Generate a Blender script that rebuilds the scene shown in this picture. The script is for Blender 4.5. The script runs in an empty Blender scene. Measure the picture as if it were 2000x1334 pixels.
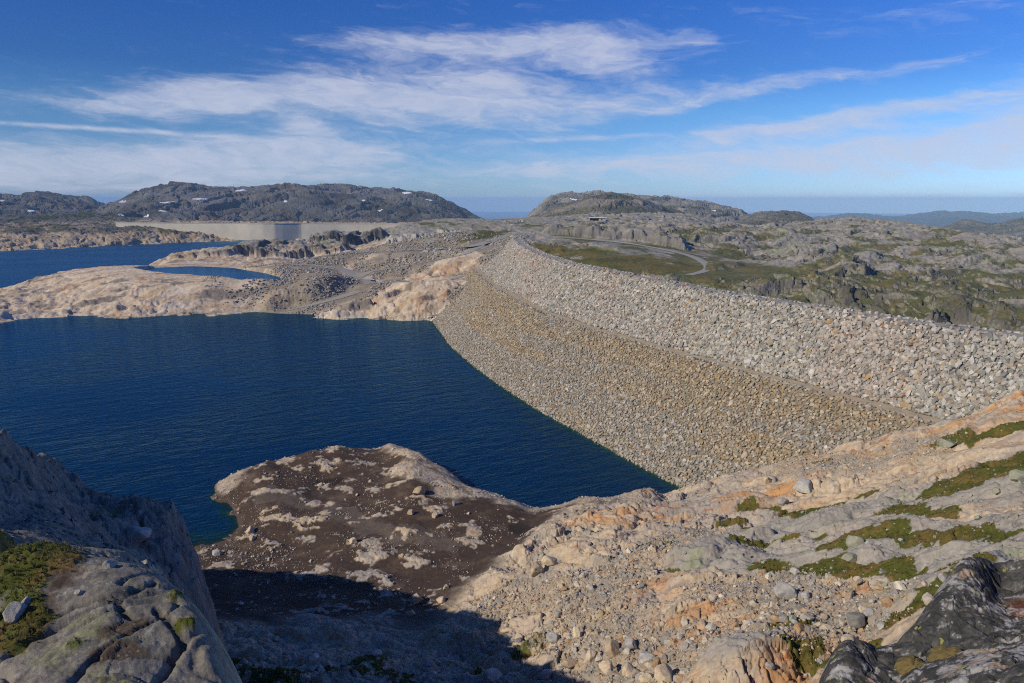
import bpy, bmesh, math, random
import numpy as np
from mathutils import Vector, Matrix

# ------------------------------------------------------------------ camera, sky, sun
S = bpy.context.scene
COL = S.collection
H = 71.0                      # eye height above the lake
F = 1333.0                    # focal length in photo pixels (2000 px wide)
EYE = 390.0                   # photo row of the true horizon
PITCH = math.atan((667 - EYE) / F)
cam = bpy.data.cameras.new('camera'); camo = bpy.data.objects.new('camera', cam)
COL.objects.link(camo); S.camera = camo
cam.sensor_width = 36; cam.lens = 36 * F / 2000
cam.clip_start = 0.5; cam.clip_end = 300000
camo.location = (0, 0, H); camo.rotation_euler = (math.pi / 2 - PITCH, 0, 0)

SUN_AZ, SUN_EL = math.radians(-112), math.radians(33)
sun = bpy.data.lights.new('sun', 'SUN'); suno = bpy.data.objects.new('sun', sun); COL.objects.link(suno)
sun.energy = 4.3; sun.angle = math.radians(0.53); sun.color = (1, 0.91, 0.77)
sd = Vector((math.sin(SUN_AZ) * math.cos(SUN_EL), math.cos(SUN_AZ) * math.cos(SUN_EL), math.sin(SUN_EL)))
suno.rotation_euler = sd.to_track_quat('Z', 'Y').to_euler()
suno.location = sd * 400

S.view_settings.view_transform = 'Standard'; S.view_settings.look = 'None'
S.view_settings.exposure = 0; S.view_settings.gamma = 1
S.cycles.max_bounces = 4; S.cycles.diffuse_bounces = 2; S.cycles.glossy_bounces = 2
S.cycles.transparent_max_bounces = 4; S.cycles.volume_bounces = 1
S.cycles.use_denoising = False; S.cycles.filter_width = 1.1
S.cycles.caustics_reflective = False; S.cycles.caustics_refractive = False

class NT:
    """tiny node-tree writer"""
    def __init__(s, tree): s.t = tree; s.n = tree.nodes; s.l = tree.links
    def new(s, ty, **kw):
        n = s.n.new(ty)
        for k, v in kw.items(): setattr(n, k, v)
        return n
    def put(s, sock, v):
        if isinstance(v, bpy.types.NodeSocket): s.l.new(v, sock)
        elif v is not None: sock.default_value = v
    def math(s, op, a, b=None, c=None, clamp=False):
        n = s.new('ShaderNodeMath', operation=op, use_clamp=clamp)
        for i, v in enumerate((a, b, c)):
            if v is not None: s.put(n.inputs[i], v)
        return n.outputs[0]
    def vmath(s, op, a, b=None):
        n = s.new('ShaderNodeVectorMath', operation=op)
        s.put(n.inputs[0], a)
        if b is not None: s.put(n.inputs[1], b)
        return n.outputs[0]
    def comb(s, x, y, z):
        n = s.new('ShaderNodeCombineXYZ')
        for i, v in enumerate((x, y, z)): s.put(n.inputs[i], v)
        return n.outputs[0]
    def noise(s, vec, scale, detail=4, rough=0.5, dist=0.0):
        n = s.new('ShaderNodeTexNoise'); s.put(n.inputs['Vector'], vec)
        n.inputs['Scale'].default_value = scale; n.inputs['Detail'].default_value = detail
        n.inputs['Roughness'].default_value = rough; n.inputs['Distortion'].default_value = dist
        return n.outputs[0]
    def maprange(s, v, a, b, c=0.0, d=1.0, smooth=True):
        n = s.new('ShaderNodeMapRange'); n.interpolation_type = 'SMOOTHSTEP' if smooth else 'LINEAR'
        s.put(n.inputs[0], v)
        for i, q in enumerate((a, b, c, d)): n.inputs[1 + i].default_value = q
        return n.outputs[0]
    def mix(s, f, a, b, blend='MIX'):
        n = s.new('ShaderNodeMix', data_type='RGBA', blend_type=blend)
        s.put(n.inputs[0], f); s.put(n.inputs[6], a); s.put(n.inputs[7], b)
        return n.outputs[2]

def px_dir(px, py):
    """world direction through a photo pixel"""
    x = (px - 1000) / F; y = (667 - py) / F
    return np.array([x, math.cos(PITCH) + math.sin(PITCH) * y, -math.sin(PITCH) + math.cos(PITCH) * y])
def px_angles(px, py):
    d = px_dir(px, py)
    return math.atan2(d[0], d[1]), math.atan2(d[2], math.hypot(d[0], d[1]))

world = bpy.data.worlds.new('World'); S.world = world; world.use_nodes = True
w = NT(world.node_tree); w.n.clear()
tc = w.new('ShaderNodeTexCoord').outputs['Generated']
sep = w.new('ShaderNodeSeparateXYZ'); w.put(sep.inputs[0], tc)
az = w.math('ARCTAN2', sep.outputs[0], sep.outputs[1])
el = w.math('ARCSINE', sep.outputs[2])
skyv = w.comb(sep.outputs[0], sep.outputs[1], w.math('MAXIMUM', sep.outputs[2], 0.012))
sky = w.new('ShaderNodeTexSky', sky_type='NISHITA', sun_disc=False, sun_elevation=SUN_EL, sun_rotation=SUN_AZ,
            altitude=1100, air_density=1.0, dust_density=0.35, ozone_density=1.0)
w.put(sky.inputs[0], skyv)
# deep polarised blue overhead, paler towards the horizon: a tint on the sky model by elevation
ramp = w.new('ShaderNodeValToRGB'); w.put(ramp.inputs[0], sep.outputs[2]); re_ = ramp.color_ramp.elements
for k, (p_, c_) in enumerate([(0.0, (.54, .80, 1.40)), (.06, (.49, .79, 1.34)), (.117, (.39, .74, 1.24)), (.165, (.25, .57, 1.17)), (.26, (.20, .55, 1.30)), (1.0, (.26, .55, 1.10))]):
    e_ = re_[k] if k < 2 else re_.new(p_)
    e_.position = p_; e_.color = (*[q / 1.6 for q in c_], 1)
skyc = w.mix(1.0, sky.outputs[0], ramp.outputs[0], 'MULTIPLY')
side = w.math('ADD', 1.6, w.math('MULTIPLY', az, .62))
skyc = w.mix(1.0, skyc, w.comb(side, side, side), 'MULTIPLY')
# cirrus streaks: soft patches of sky (azimuth, elevation, half-widths, tilt, weight) broken up by stretched noise
CL = [(950, 92, 330, 30, -1, .85), (1180, 104, 130, 34, 8, .55), (420, 196, 300, 24, -3, .85), (700, 190, 260, 42, -2, .75), (930, 195, 260, 55, 0, .75),
      (600, 262, 110, 30, 28, .55), (280, 318, 420, 40, -2, .80), (560, 300, 220, 34, 0, .55), (150, 249, 210, 4.5, 1, .75),
      (1180, 196, 300, 26, -3, .40), (1540, 168, 330, 12, -7, .42), (1820, 126, 90, 14, -14, .2), (1720, 218, 330, 19, -7.5, .72),
      (1680, 300, 450, 38, -3, .85), (1960, 262, 130, 50, -8, .6), (1200, 322, 330, 15, -2, .55), (1900, 8, 150, 26, -8, .35),
      (1345, 80, 22, 20, 20, .3), (350, 352, 500, 18, 0, .5), (1180, 268, 240, 6, -2, .4), (1500, 256, 120, 8, -8, .35), (720, 300, 60, 16, 0, .4)]
mask = None
warp = w.noise(w.comb(w.math('MULTIPLY', az, 5.0), w.math('MULTIPLY', el, 18.0), 3.3), 1.0, 5, .6)
warp2 = w.noise(w.comb(w.math('MULTIPLY', az, 5.0), w.math('MULTIPLY', el, 18.0), 9.1), 1.0, 5, .6)
azw = w.math('ADD', az, w.math('MULTIPLY', w.math('SUBTRACT', warp, .5), .16))
elw = w.math('ADD', el, w.math('MULTIPLY', w.math('SUBTRACT', warp2, .5), .05))
for (px, py, rx, ry, tilt, wt) in CL:
    a0, e0 = px_angles(px, py); kx = F / rx; ky = F / ry; t = math.radians(tilt)
    thin = ry < 8
    da = w.math('SUBTRACT', az if thin else azw, a0); de = w.math('SUBTRACT', el if thin else elw, e0)
    u = w.math('MULTIPLY', w.math('ADD', w.math('MULTIPLY', da, math.cos(t)), w.math('MULTIPLY', de, -math.sin(t))), kx)
    v = w.math('MULTIPLY', w.math('ADD', w.math('MULTIPLY', da, math.sin(t)), w.math('MULTIPLY', de, math.cos(t))), ky)
    q = w.math('ADD', w.math('MULTIPLY', u, u), w.math('MULTIPLY', v, v))
    g = w.math('MULTIPLY', w.math('POWER', 2.718, w.math('MULTIPLY', q, -1.1)), wt)
    mask = g if mask is None else w.math('ADD', mask, w.math('MULTIPLY', g, w.math('SUBTRACT', 1.25, mask)))
fib = w.noise(w.comb(w.math('MULTIPLY', azw, 7.0), w.math('ADD', w.math('MULTIPLY', elw, 46.0), w.math('MULTIPLY', az, 6.0)), 1.7), 1.0, 8, .62, .4)
fine = w.noise(w.comb(w.math('MULTIPLY', azw, 22.0), w.math('MULTIPLY', elw, 80.0), 5.0), 1.0, 6, .6, .6)
dens = w.math('ADD', w.math('MULTIPLY', mask, 1.05), w.math('ADD', w.math('MULTIPLY', w.math('SUBTRACT', fib, .5), 1.5), w.math('MULTIPLY', w.math('SUBTRACT', fine, .5), .7)))
dens = w.maprange(dens, 0.10, 1.15)
# low bank of cloud on the sea horizon
bk = w.noise(w.comb(w.math('MULTIPLY', az, 26.0), w.math('MULTIPLY', el, 150.0), 2.0), 1.0, 5, .6)
a1, e1 = px_angles(1800, 385)
bank = w.math('MULTIPLY', w.math('POWER', 2.718, w.math('MULTIPLY', w.math('POWER', w.math('MULTIPLY', w.math('SUBTRACT', el, e1), 210.0), 2.0), -1.0)),
              w.maprange(bk, .36, .6))
bank = w.math('MULTIPLY', bank, w.maprange(az, -.06, .5, .25, .8))
cover = w.math('MAXIMUM', w.math('MULTIPLY', dens, w.maprange(fine, .3, .7, .62, .84)), bank, clamp=True)
bg1 = w.new('ShaderNodeBackground'); w.put(bg1.inputs[0], skyc); bg1.inputs[1].default_value = 0.085
bg2 = w.new('ShaderNodeBackground'); bg2.inputs[0].default_value = (0.56, 0.60, 0.74, 1); bg2.inputs[1].default_value = 1.0
ms = w.new('ShaderNodeMixShader'); w.put(ms.inputs[0], cover); w.put(ms.inputs[1], bg1.outputs[0]); w.put(ms.inputs[2], bg2.outputs[0])
wo = w.new('ShaderNodeOutputWorld'); w.put(wo.inputs[0], ms.outputs[0])

# ------------------------------------------------------------------ numpy noise
rng = np.random.default_rng(7); random.seed(7)
_P = rng.permutation(256).astype(np.int32); _P = np.concatenate([_P, _P, _P])
_G = np.stack([np.cos(np.arange(256) * 2.39996), np.sin(np.arange(256) * 2.39996)], 1).astype(np.float32)
def perlin(x, y, seed=0):
    x = np.asarray(x, np.float32) + np.float32(seed * 37.17); y = np.asarray(y, np.float32) + np.float32(seed * 91.73)
    xi = np.floor(x).astype(np.int32); yi = np.floor(y).astype(np.int32); fx = x - xi; fy = y - yi
    xi &= 255; yi &= 255
    u = fx * fx * fx * (fx * (fx * 6 - 15) + 10); v = fy * fy * fy * (fy * (fy * 6 - 15) + 10)
    def g(a, b, dx, dy):
        h = _P[_P[a & 255] + (b & 255)]; gg = _G[h]
        return gg[..., 0] * dx + gg[..., 1] * dy
    n0 = g(xi, yi, fx, fy); n1 = g(xi + 1, yi, fx - 1, fy); n2 = g(xi, yi + 1, fx, fy - 1); n3 = g(xi + 1, yi + 1, fx - 1, fy - 1)
    a = n0 + u * (n1 - n0); b = n2 + u * (n3 - n2)
    return (a + v * (b - a)) * 1.5
def fbm(x, y, oct=4, seed=0, gain=.5, lac=2.03):
    s = 0; a = 1.0; t = 0
    for i in range(oct):
        s = s + a * perlin(x, y, seed + i * 3); t += a; a *= gain; x = x * lac; y = y * lac
    return s / t
def billow(x, y, oct=4, seed=0, gain=.5):
    s = 0; a = 1.0; t = 0
    for i in range(oct):
        s = s + a * np.abs(perlin(x, y, seed + i * 3)); t += a; a *= gain; x = x * 2.05; y = y * 2.05
    return s / t
def voronoi(x, y, seed=0):
    """F1, F2 and a random number of the cell"""
    x = np.asarray(x, np.float32); y = np.asarray(y, np.float32)
    xi = np.floor(x).astype(np.int32); yi = np.floor(y).astype(np.int32)
    f1 = np.full(x.shape, 9., np.float32); f2 = f1.copy(); idr = np.zeros(x.shape, np.float32)
    for dx in (-1, 0, 1):
        for dy in (-1, 0, 1):
            cx = xi + dx; cy = yi + dy
            h = _P[_P[(cx + seed * 17) & 255] + (cy & 255)]; h2 = _P[h + 57]; h3 = _P[h2 + 11]
            d = np.hypot(cx + h / 256. - x, cy + h2 / 256. - y).astype(np.float32)
            near = d < f1
            f2 = np.where(near, f1, np.minimum(f2, d)); idr = np.where(near, h3 / 256., idr); f1 = np.where(near, d, f1)
    return f1, f2, idr
def smooth(v, a, b):
    t = np.clip((v - a) / (b - a), 0, 1); return t * t * (3 - 2 * t)
def lerp(a, b, m): return a + (b - a) * m
def mixc(c, col, m): return c + (np.array(col, np.float32) - c) * m[..., None]
def terrace(z, step, sharp=.75):
    k = z / step; f = k - np.floor(k)
    return (np.floor(k) + np.where(f < sharp, f / sharp * .25, .25 + (f - sharp) / (1 - sharp) * .75)) * step
def blocky(x, y, size, seed, amp):
    """tilted slabs with sharp joints between them: fractured rock"""
    wx = x + fbm(x / size * .7, y / size * .7, 3, seed) * size * .5; wy = y + fbm(x / size * .7 + 9, y / size * .7, 3, seed + 5) * size * .5
    f1, f2, c = voronoi(wx / size, wy / size, seed)
    gap = smooth(f2 - f1, 0.0, .14)
    tilt = np.sin(c * 40) * (wx / size - np.floor(wx / size) - .5) * .7
    return amp * ((c - .5) * 1.0 + tilt * .6 - (1 - gap) * .45)

# ------------------------------------------------------------------ surfaces measured from the photo
def pt(px, py, z=None, r=None):
    """a photo pixel at a known height z or a known ground distance r -> azimuth, distance, tan(depression)"""
    d = px_dir(px, py); hor = math.hypot(d[0], d[1]); T = -d[2] / hor
    if r is None: r = (H - z) / T
    return math.atan2(d[0], d[1]), r, T
LW = .38
class Field:
    """thin-plate height field over (azimuth, log distance)"""
    def __init__(s, pts, az_deg, r_rng, nc=(150, 150), lw=LW, reg=2e-4):
        A = np.array([(p[0], math.log(p[1]) * lw, p[2]) for p in pts])
        s.A = A[:, :2]; n = len(A); s.lw = lw
        K = s.k(s.A, s.A) + np.eye(n) * reg
        Pm = np.c_[np.ones(n), s.A]; M = np.block([[K, Pm], [Pm.T, np.zeros((3, 3))]])
        s.w = np.linalg.solve(M, np.r_[A[:, 2], 0, 0, 0])
        s.a0, s.a1 = (math.radians(q) for q in az_deg); s.l0, s.l1 = (math.log(q) for q in r_rng)
        ga = np.linspace(s.a0, s.a1, nc[0]); gl = np.linspace(s.l0, s.l1, nc[1])
        GA, GL = np.meshgrid(ga, gl, indexing='ij')
        s.c = s.ev(GA.ravel(), GL.ravel() * lw).reshape(nc)
    @staticmethod
    def k(a, b):
        d2 = ((a[:, None, :] - b[None, :, :]) ** 2).sum(-1)
        return .5 * d2 * np.log(d2 + 1e-12)
    def ev(s, a, l):
        out = np.empty(len(a)); q = np.c_[a, l]
        for i in range(0, len(a), 20000):
            b = q[i:i + 20000]; out[i:i + 20000] = s.k(b, s.A) @ s.w[:-3] + s.w[-3] + b @ s.w[-2:]
        return out
    def grid(s, na, nr):
        """fine polar grid by separable Catmull-Rom"""
        def up(c, n):
            t = np.linspace(0, c.shape[0] - 1, n); i = np.clip(np.floor(t).astype(int), 0, c.shape[0] - 2); f = (t - i)[:, None]
            g = lambda j: c[np.clip(j, 0, c.shape[0] - 1)]
            p0, p1, p2, p3 = g(i - 1), g(i), g(i + 1), g(i + 2)
            return .5 * (2 * p1 + (p2 - p0) * f + (2 * p0 - 5 * p1 + 4 * p2 - p3) * f ** 2 + (3 * p1 - p0 - 3 * p2 + p3) * f ** 3)
        T = up(up(s.c, na).T.copy(), nr).T
        s.az = np.linspace(s.a0, s.a1, na)[:, None]; s.r = np.exp(np.linspace(s.l0, s.l1, nr))[None, :]
        s.X = (np.sin(s.az) * s.r).astype(np.float32); s.Y = (np.cos(s.az) * s.r).astype(np.float32)
        s.Z = (H - T * s.r).astype(np.float32)
        return s
    def sample(s, x, y):
        x = np.asarray(x, float); y = np.asarray(y, float)
        na, nr = s.Z.shape
        a = (np.arctan2(x, y) - s.a0) / (s.a1 - s.a0) * (na - 1); l = (np.log(np.maximum(np.hypot(x, y), 1e-3)) - s.l0) / (s.l1 - s.l0) * (nr - 1)
        ok = (a >= 0) & (a <= na - 1) & (l >= 0) & (l <= nr - 1)
        a = np.clip(a, 0, na - 1.001); l = np.clip(l, 0, nr - 1.001); i = a.astype(int); j = l.astype(int); fa = a - i; fl = l - j
        Z = s.Z
        z = (Z[i, j] * (1 - fa) + Z[i + 1, j] * fa) * (1 - fl) + (Z[i, j + 1] * (1 - fa) + Z[i + 1, j + 1] * fa) * fl
        return np.where(ok, z, -1e3)
    def hit(s, px, py):
        """first point of the surface along the ray through a photo pixel"""
        a, _, T = pt(px, py, r=1.0)
        rr = np.exp(np.linspace(s.l0, s.l1, 6000)); z = s.sample(np.sin(a) * rr, np.cos(a) * rr)
        below = (H - T * rr) <= z
        k = int(np.argmax(below)) if below.any() else len(rr) - 1
        return float(np.sin(a) * rr[k]), float(np.cos(a) * rr[k]), float(z[k])
    def normal_z(s):
        gx = np.gradient(s.Z, axis=1) / np.gradient(np.broadcast_to(s.r, s.Z.shape), axis=1)
        ga = np.gradient(s.Z, axis=0) / (s.r * (s.az[1, 0] - s.az[0, 0]))
        return 1 / np.sqrt(1 + gx * gx + ga * ga)

def poly_dist(X, Y, P):
    d = np.full(X.shape, 1e9, np.float32)
    for (x0, y0), (x1, y1) in zip(P[:-1], P[1:]):
        dx, dy = x1 - x0, y1 - y0; t = np.clip(((X - x0) * dx + (Y - y0) * dy) / (dx * dx + dy * dy + 1e-9), 0, 1)
        d = np.minimum(d, np.hypot(X - x0 - t * dx, Y - y0 - t * dy))
    return d
def tag(o, label=None, cat=None, group=None, kind=None):
    if label: o['label'] = label
    if cat: o['category'] = cat
    if group: o['group'] = group
    if kind: o['kind'] = kind
    return o
def link(name, me, parent=None):
    o = bpy.data.objects.new(name, me); COL.objects.link(o)
    if parent is not None: o.parent = parent
    return o
def empty(name, loc, rz=0):
    o = bpy.data.objects.new(name, None); COL.objects.link(o); o.location = loc; o.rotation_euler = (0, 0, rz); return o
def np_mesh(name, V, Fc, mat, col=None, smooth_shade=True, attrs=None):
    V = np.ascontiguousarray(V, np.float32); Fc = np.ascontiguousarray(Fc, np.int32); k = Fc.shape[1]
    me = bpy.data.meshes.new(name)
    me.vertices.add(len(V)); me.vertices.foreach_set('co', V.ravel())
    me.loops.add(Fc.size); me.loops.foreach_set('vertex_index', Fc.ravel())
    me.polygons.add(len(Fc)); me.polygons.foreach_set('loop_start', np.arange(0, Fc.size, k, dtype=np.int32))
    me.polygons.foreach_set('use_smooth', np.full(len(Fc), smooth_shade))
    me.update(calc_edges=True)
    if col is not None:
        c = np.ones((len(V), 4), np.float32); c[:, :3] = col
        me.attributes.new('col', 'FLOAT_COLOR', 'POINT').data.foreach_set('color', c.ravel())
    for n_, v in (attrs or {}).items():
        me.attributes.new(n_, 'FLOAT', 'POINT').data.foreach_set('value', np.ascontiguousarray(v, np.float32).ravel())
    if mat: me.materials.append(mat)
    return me
def skirt(f, d):
    """turn the rim of a field down so that it is not a floating sheet"""
    for e in (np.s_[0, :], np.s_[-1, :], np.s_[:, 0], np.s_[:, -1]): f.Z[e] -= d
def grid_faces(na, nr):
    i = np.arange(na * nr, dtype=np.int32).reshape(na, nr)
    return np.stack([i[:-1, :-1], i[:-1, 1:], i[1:, 1:], i[1:, :-1]], -1).reshape(-1, 4)
def field_mesh(name, f, mat, col, keep=None, attrs=None):
    V = np.stack([f.X, f.Y, f.Z], -1).reshape(-1, 3); q = grid_faces(*f.Z.shape)
    if keep is not None: q = q[keep.ravel()[q].any(1)]
    # grid goes azimuth x distance: this winding faces up
    return np_mesh(name, V, q[:, ::-1], mat, np.clip(col, .004, .9).reshape(-1, 3), True, attrs)

# ------------------------------------------------------------------ materials
def rock_mat(name, bump_scale, bump_dist, rough=.92, vary=.35, spec=.2, speck=0.0, grain=.70):
    m = bpy.data.materials.new(name); m.use_nodes = True; t = NT(m.node_tree); b = t.n['Principled BSDF']
    at = t.new('ShaderNodeAttribute', attribute_name='col').outputs['Color']
    pos = t.new('ShaderNodeNewGeometry').outputs['Position']
    n1 = t.noise(pos, bump_scale, 9, grain); n2 = t.noise(pos, bump_scale * .23, 5, .6)
    f = t.math('ADD', t.math('MULTIPLY', n1, .6), t.math('MULTIPLY', n2, .4))
    v = t.maprange(f, .3, .7, 1 - vary, 1 + vary, False)
    c = t.mix(1.0, at, t.comb(v, v, v), 'MULTIPLY')
    if speck:
        vo = t.new('ShaderNodeTexVoronoi'); t.put(vo.inputs['Vector'], pos); vo.inputs['Scale'].default_value = bump_scale * 1.3
        sp = t.maprange(vo.outputs['Distance'], .12, .3, speck, 0)
        c = t.mix(t.math('MULTIPLY', sp, t.maprange(n2, .45, .6)), c, (.5, .5, .46, 1))
    t.put(b.inputs['Base Color'], c)
    b.inputs['Roughness'].default_value = rough; b.inputs['Specular IOR Level'].default_value = spec
    bp = t.new('ShaderNodeBump'); bp.inputs['Strength'].default_value = .8; bp.inputs['Distance'].default_value = bump_dist
    t.put(bp.inputs['Height'], n1); t.put(b.inputs['Normal'], bp.outputs[0])
    return m
def plain_mat(name, col, rough=.7, metal=0.0, noise=None, vary=.15):
    m = bpy.data.materials.new(name); m.use_nodes = True; t = NT(m.node_tree); b = t.n['Principled BSDF']
    if noise:
        pos = t.new('ShaderNodeNewGeometry').outputs['Position']; n1 = t.noise(pos, noise, 5, .6)
        v = t.maprange(n1, .3, .7, 1 - vary, 1 + vary, False)
        t.put(b.inputs['Base Color'], t.mix(1.0, (*col, 1), t.comb(v, v, v), 'MULTIPLY'))
    else: b.inputs['Base Color'].default_value = (*col, 1)
    b.inputs['Roughness'].default_value = rough; b.inputs['Metallic'].default_value = metal
    return m
M_NEAR = rock_mat('bare_rock', 3.0, .12, vary=.36, grain=.76)
M_RIDGE = rock_mat('lichen_rock', 9.0, .06, vary=.50, speck=.35, grain=.80)
M_BLACK = rock_mat('black_lichen_rock', 22.0, .016, vary=.5, spec=.08, grain=.8)
M_MID = rock_mat('plateau_rock', .9, .5, vary=.30)
M_FAR = rock_mat('mountain_rock', .12, 4.0, vary=.25)
M_STONE = rock_mat('stone', 2.5, .10, vary=.25)

# linear albedos
CREAM, TAN, ORANGE, RUST = (.46, .37, .27), (.40, .285, .17), (.44, .225, .085), (.30, .10, .03)
GREY, DGREY, LILAC = (.27, .255, .23), (.13, .125, .115), (.32, .285, .255)
SILT, WETSILT, GRAVEL = (.050, .031, .022), (.02, .014, .010), (.33, .275, .21)
MOSS, DRYMOSS, LICH = (.070, .076, .013), (.125, .090, .025), (.28, .30, .155)

# ------------------------------------------------------------------ rockfill dam curves
def curve(pp, z):
    """photo polyline on the level z -> plan polyline"""
    out = []
    for px, py in pp:
        a, r, _ = pt(px, py, z=z); out.append((math.sin(a) * r, math.cos(a) * r))
    return np.array(out)
ZC, ZB = 42.0, 24.0
crest = curve([(1000, 462), (1010, 478), (1040, 495), (1100, 515), (1200, 535), (1300, 555), (1400, 575), (1500, 590), (1600, 605), (1700, 620), (1800, 637), (1900, 650), (2000, 662)], ZC)
berm = curve([(925, 530), (960, 562), (1050, 610), (1150, 645), (1250, 673), (1350, 702), (1500, 742), (1700, 797), (1830, 832)], ZB)
toe = curve([(845, 626), (880, 675), (920, 710), (980, 755), (1050, 800), (1150, 855), (1250, 910), (1330, 952)], 0)
def resample(c, n, ext0=0, ext1=0):
    d0 = c[0] - c[1]; d0 /= np.linalg.norm(d0); d1 = c[-1] - c[-3]; d1 /= np.linalg.norm(d1)
    c = np.vstack(([c[0] + d0 * ext0] if ext0 else []) + [c] + ([c[-1] + d1 * ext1] if ext1 else [])) if (ext0 or ext1) else c
    L = np.r_[0, np.cumsum(np.linalg.norm(np.diff(c, axis=0), axis=1))]; t = np.linspace(0, L[-1], n)
    q = np.c_[np.interp(t, L, c[:, 0]), np.interp(t, L, c[:, 1])]
    for _ in range(6): q[1:-1] = q[1:-1] * .5 + (q[:-2] + q[2:]) * .25
    return q
ND = 220
cr = resample(crest, ND, 12, 70); be = resample(berm, ND, 14, 60); to = resample(toe, ND, 14, 60)
def offset(c, d):
    t = np.gradient(c, axis=0); t /= np.linalg.norm(t, axis=1)[:, None]
    return c + np.c_[t[:, 1], -t[:, 0]] * d           # positive = upstream (towards the lake)
if (offset(cr, 1)[0] - cr[0])[0] > 0: pass
SGN = 1 if np.dot((offset(cr, 1) - cr).mean(0), (to - cr).mean(0)) > 0 else -1
off = lambda c, d: offset(c, d * SGN)
bi = off(be, -5.2)                                    # inner edge of the berm track
uw = to + (to - be) * 1.2                             # foot under water
rows = [(uw, -ZB * 1.2), (to, 0.0), (be, ZB), (bi, ZB + .15), (cr, ZC), (off(cr, -7), ZC + .1), (off(cr, -75), -5.0)]
def tri(c, z): return np.c_[c, np.full(len(c), z)]
ROWS = [tri(*q) for q in rows]

# ------------------------------------------------------------------ near ground: peninsula, gully, right-hand slope
Z_ = lambda *a: pt(a[0], a[1], z=a[2])
near = []
sil = [(425, 943, .8), (470, 917, 2), (520, 895, 3.5), (600, 876, 4), (660, 864, 4.5), (765, 862, 4.5), (800, 874, 4.3), (830, 890, 4), (870, 912, 4),
       (950, 957, 3.2), (1010, 976, 3), (1065, 990, 3), (1140, 969, 4), (1240, 958, 4), (1290, 963, 1.8)]
for p in sil:
    a, r, T = Z_(*p); near += [(a, r, T), (a, r + 9, (H + 3) / (r + 9)), (a, r + 35, (H + 12) / (r + 35)), (a, r + 90, (H + 22) / (r + 90))]
for p in [(450, 985, .1), (468, 1010, .2), (450, 1040, 0), (395, 1055, 0), (330, 1050, -1), (250, 1010, -3), (100, 980, -8), (0, 950, -10), (350, 990, -5), (200, 930, -12),
          (560, 930, 3), (650, 915, 3.2), (760, 900, 3.8), (700, 960, 3), (620, 940, 2.3), (850, 955, 5), (950, 1005, 5), (1040, 1015, 4.6),
          (540, 1000, 2.6), (650, 1030, 3.4), (800, 1020, 5), (900, 1060, 5), (1000, 1045, 5), (485, 1040, .7), (560, 1070, 1.4), (700, 1090, 3.2), (850, 1120, 4.8),
          (930, 1100, 5.2), (420, 1075, .6), (500, 1095, 1.3), (600, 1115, 2.2), (700, 1140, 3.6), (800, 1180, 5.6), (850, 1205, 7),
          (885, 1190, 8.5), (960, 1132, 9.5), (1060, 1066, 10.5), (1140, 1016, 10.5), (1220, 985, 8), (1300, 970, 4), (1000, 1180, 12), (1100, 1120, 15), (1200, 1060, 15),
          (1300, 1010, 12), (1400, 970, 10), (1500, 960, 14), (1650, 930, 19), (1800, 900, 26), (2000, 860, 34), (1500, 1030, 20), (1700, 1000, 27), (1850, 980, 33),
          (2000, 960, 38), (1300, 1080, 19), (1400, 1120, 25), (1550, 1100, 28), (1700, 1090, 33), (1900, 1080, 41), (1200, 1150, 20), (1300, 1200, 26), (1500, 1200, 33),
          (1700, 1200, 39), (1150, 1230, 20), (1150, 1334, 24), (1300, 1334, 31), (1450, 1280, 34), (1500, 1334, 37), (1700, 1334, 44), (1600, 1240, 37),
          (900, 1250, 11), (1000, 1250, 14.5), (1000, 1334, 20), (850, 1334, 19), (700, 1334, 20), (560, 1334, 22), (700, 1230, 9.5), (600, 1180, 5), (500, 1150, 3.5), (800, 1280, 13), (550, 1260, 12),
          (300, 1150, 3), (200, 1250, 12), (100, 1100, 2), (2000, 1200, 50), (1900, 1334, 52)]:
    near.append(Z_(*p))
for p in [(1330, 954, .6), (1400, 931, 4), (1480, 910, 8), (1560, 887, 11.5), (1650, 867, 15), (1740, 850, 19.3), (1830, 833, 24.4), (1900, 806, 28), (2000, 774, 32.5)]:
    a, r, T = Z_(*p); near += [(a, r, T), (a, r + 16, (H - p[2] + 9) / (r + 16)), (a, r + 60, (H - p[2] + 25) / (r + 60))]
N1 = Field(near, (-44, 42), (30, 300), (220, 260)).grid(1250, 1150)
# ------------------------------------------------------------------ near ground: relief and colour
X, Y, Z0 = N1.X, N1.Y, N1.Z.copy()
R = np.hypot(X, Y)
def plan(f, *pp):
    """photo points -> plan points on a field's surface"""
    return [f.hit(*p)[:2] for p in pp]
def near_line(f, X, Y, pp, r1, r0, warp=0.0, wl=4.0, seed=0):
    P = np.array(plan(f, *pp)); P = P if len(P) > 1 else np.vstack([P, P + .01])
    out = np.zeros(X.shape, np.float32); mg = r1 + warp
    bx = (X > P[:, 0].min() - mg) & (X < P[:, 0].max() + mg) & (Y > P[:, 1].min() - mg) & (Y < P[:, 1].max() + mg)
    xs, ys = X[bx], Y[bx]; d = poly_dist(xs, ys, P)
    if warp: d = d + fbm(xs / wl, ys / wl, 4, seed, .6) * warp
    out[bx] = smooth(d, r1, r0); return out
def band(*lines, r1=5, r0=3, warp=2.5, wl=4., seed=0, f=None, xy=None):
    f = f or N1; x_, y_ = xy or (X, Y)
    m = 0
    for k, l in enumerate(lines): m = np.maximum(m, near_line(f, x_, y_, l, r1, r0, warp, wl, seed + k))
    return m
pen = smooth(Z0, 9.5, 6.0) * smooth(R, 78, 92) * smooth(X, 32, 22)                             # low ground by the lake
ca, sa = .93, -.36
U, V = X * ca + Y * sa, -X * sa + Y * ca                                    # along / across the foliation
wu, wv = U + fbm(X / 14, Y / 14, 3, 2) * 5, V + fbm(X / 14, Y / 14, 3, 8) * 4
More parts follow.
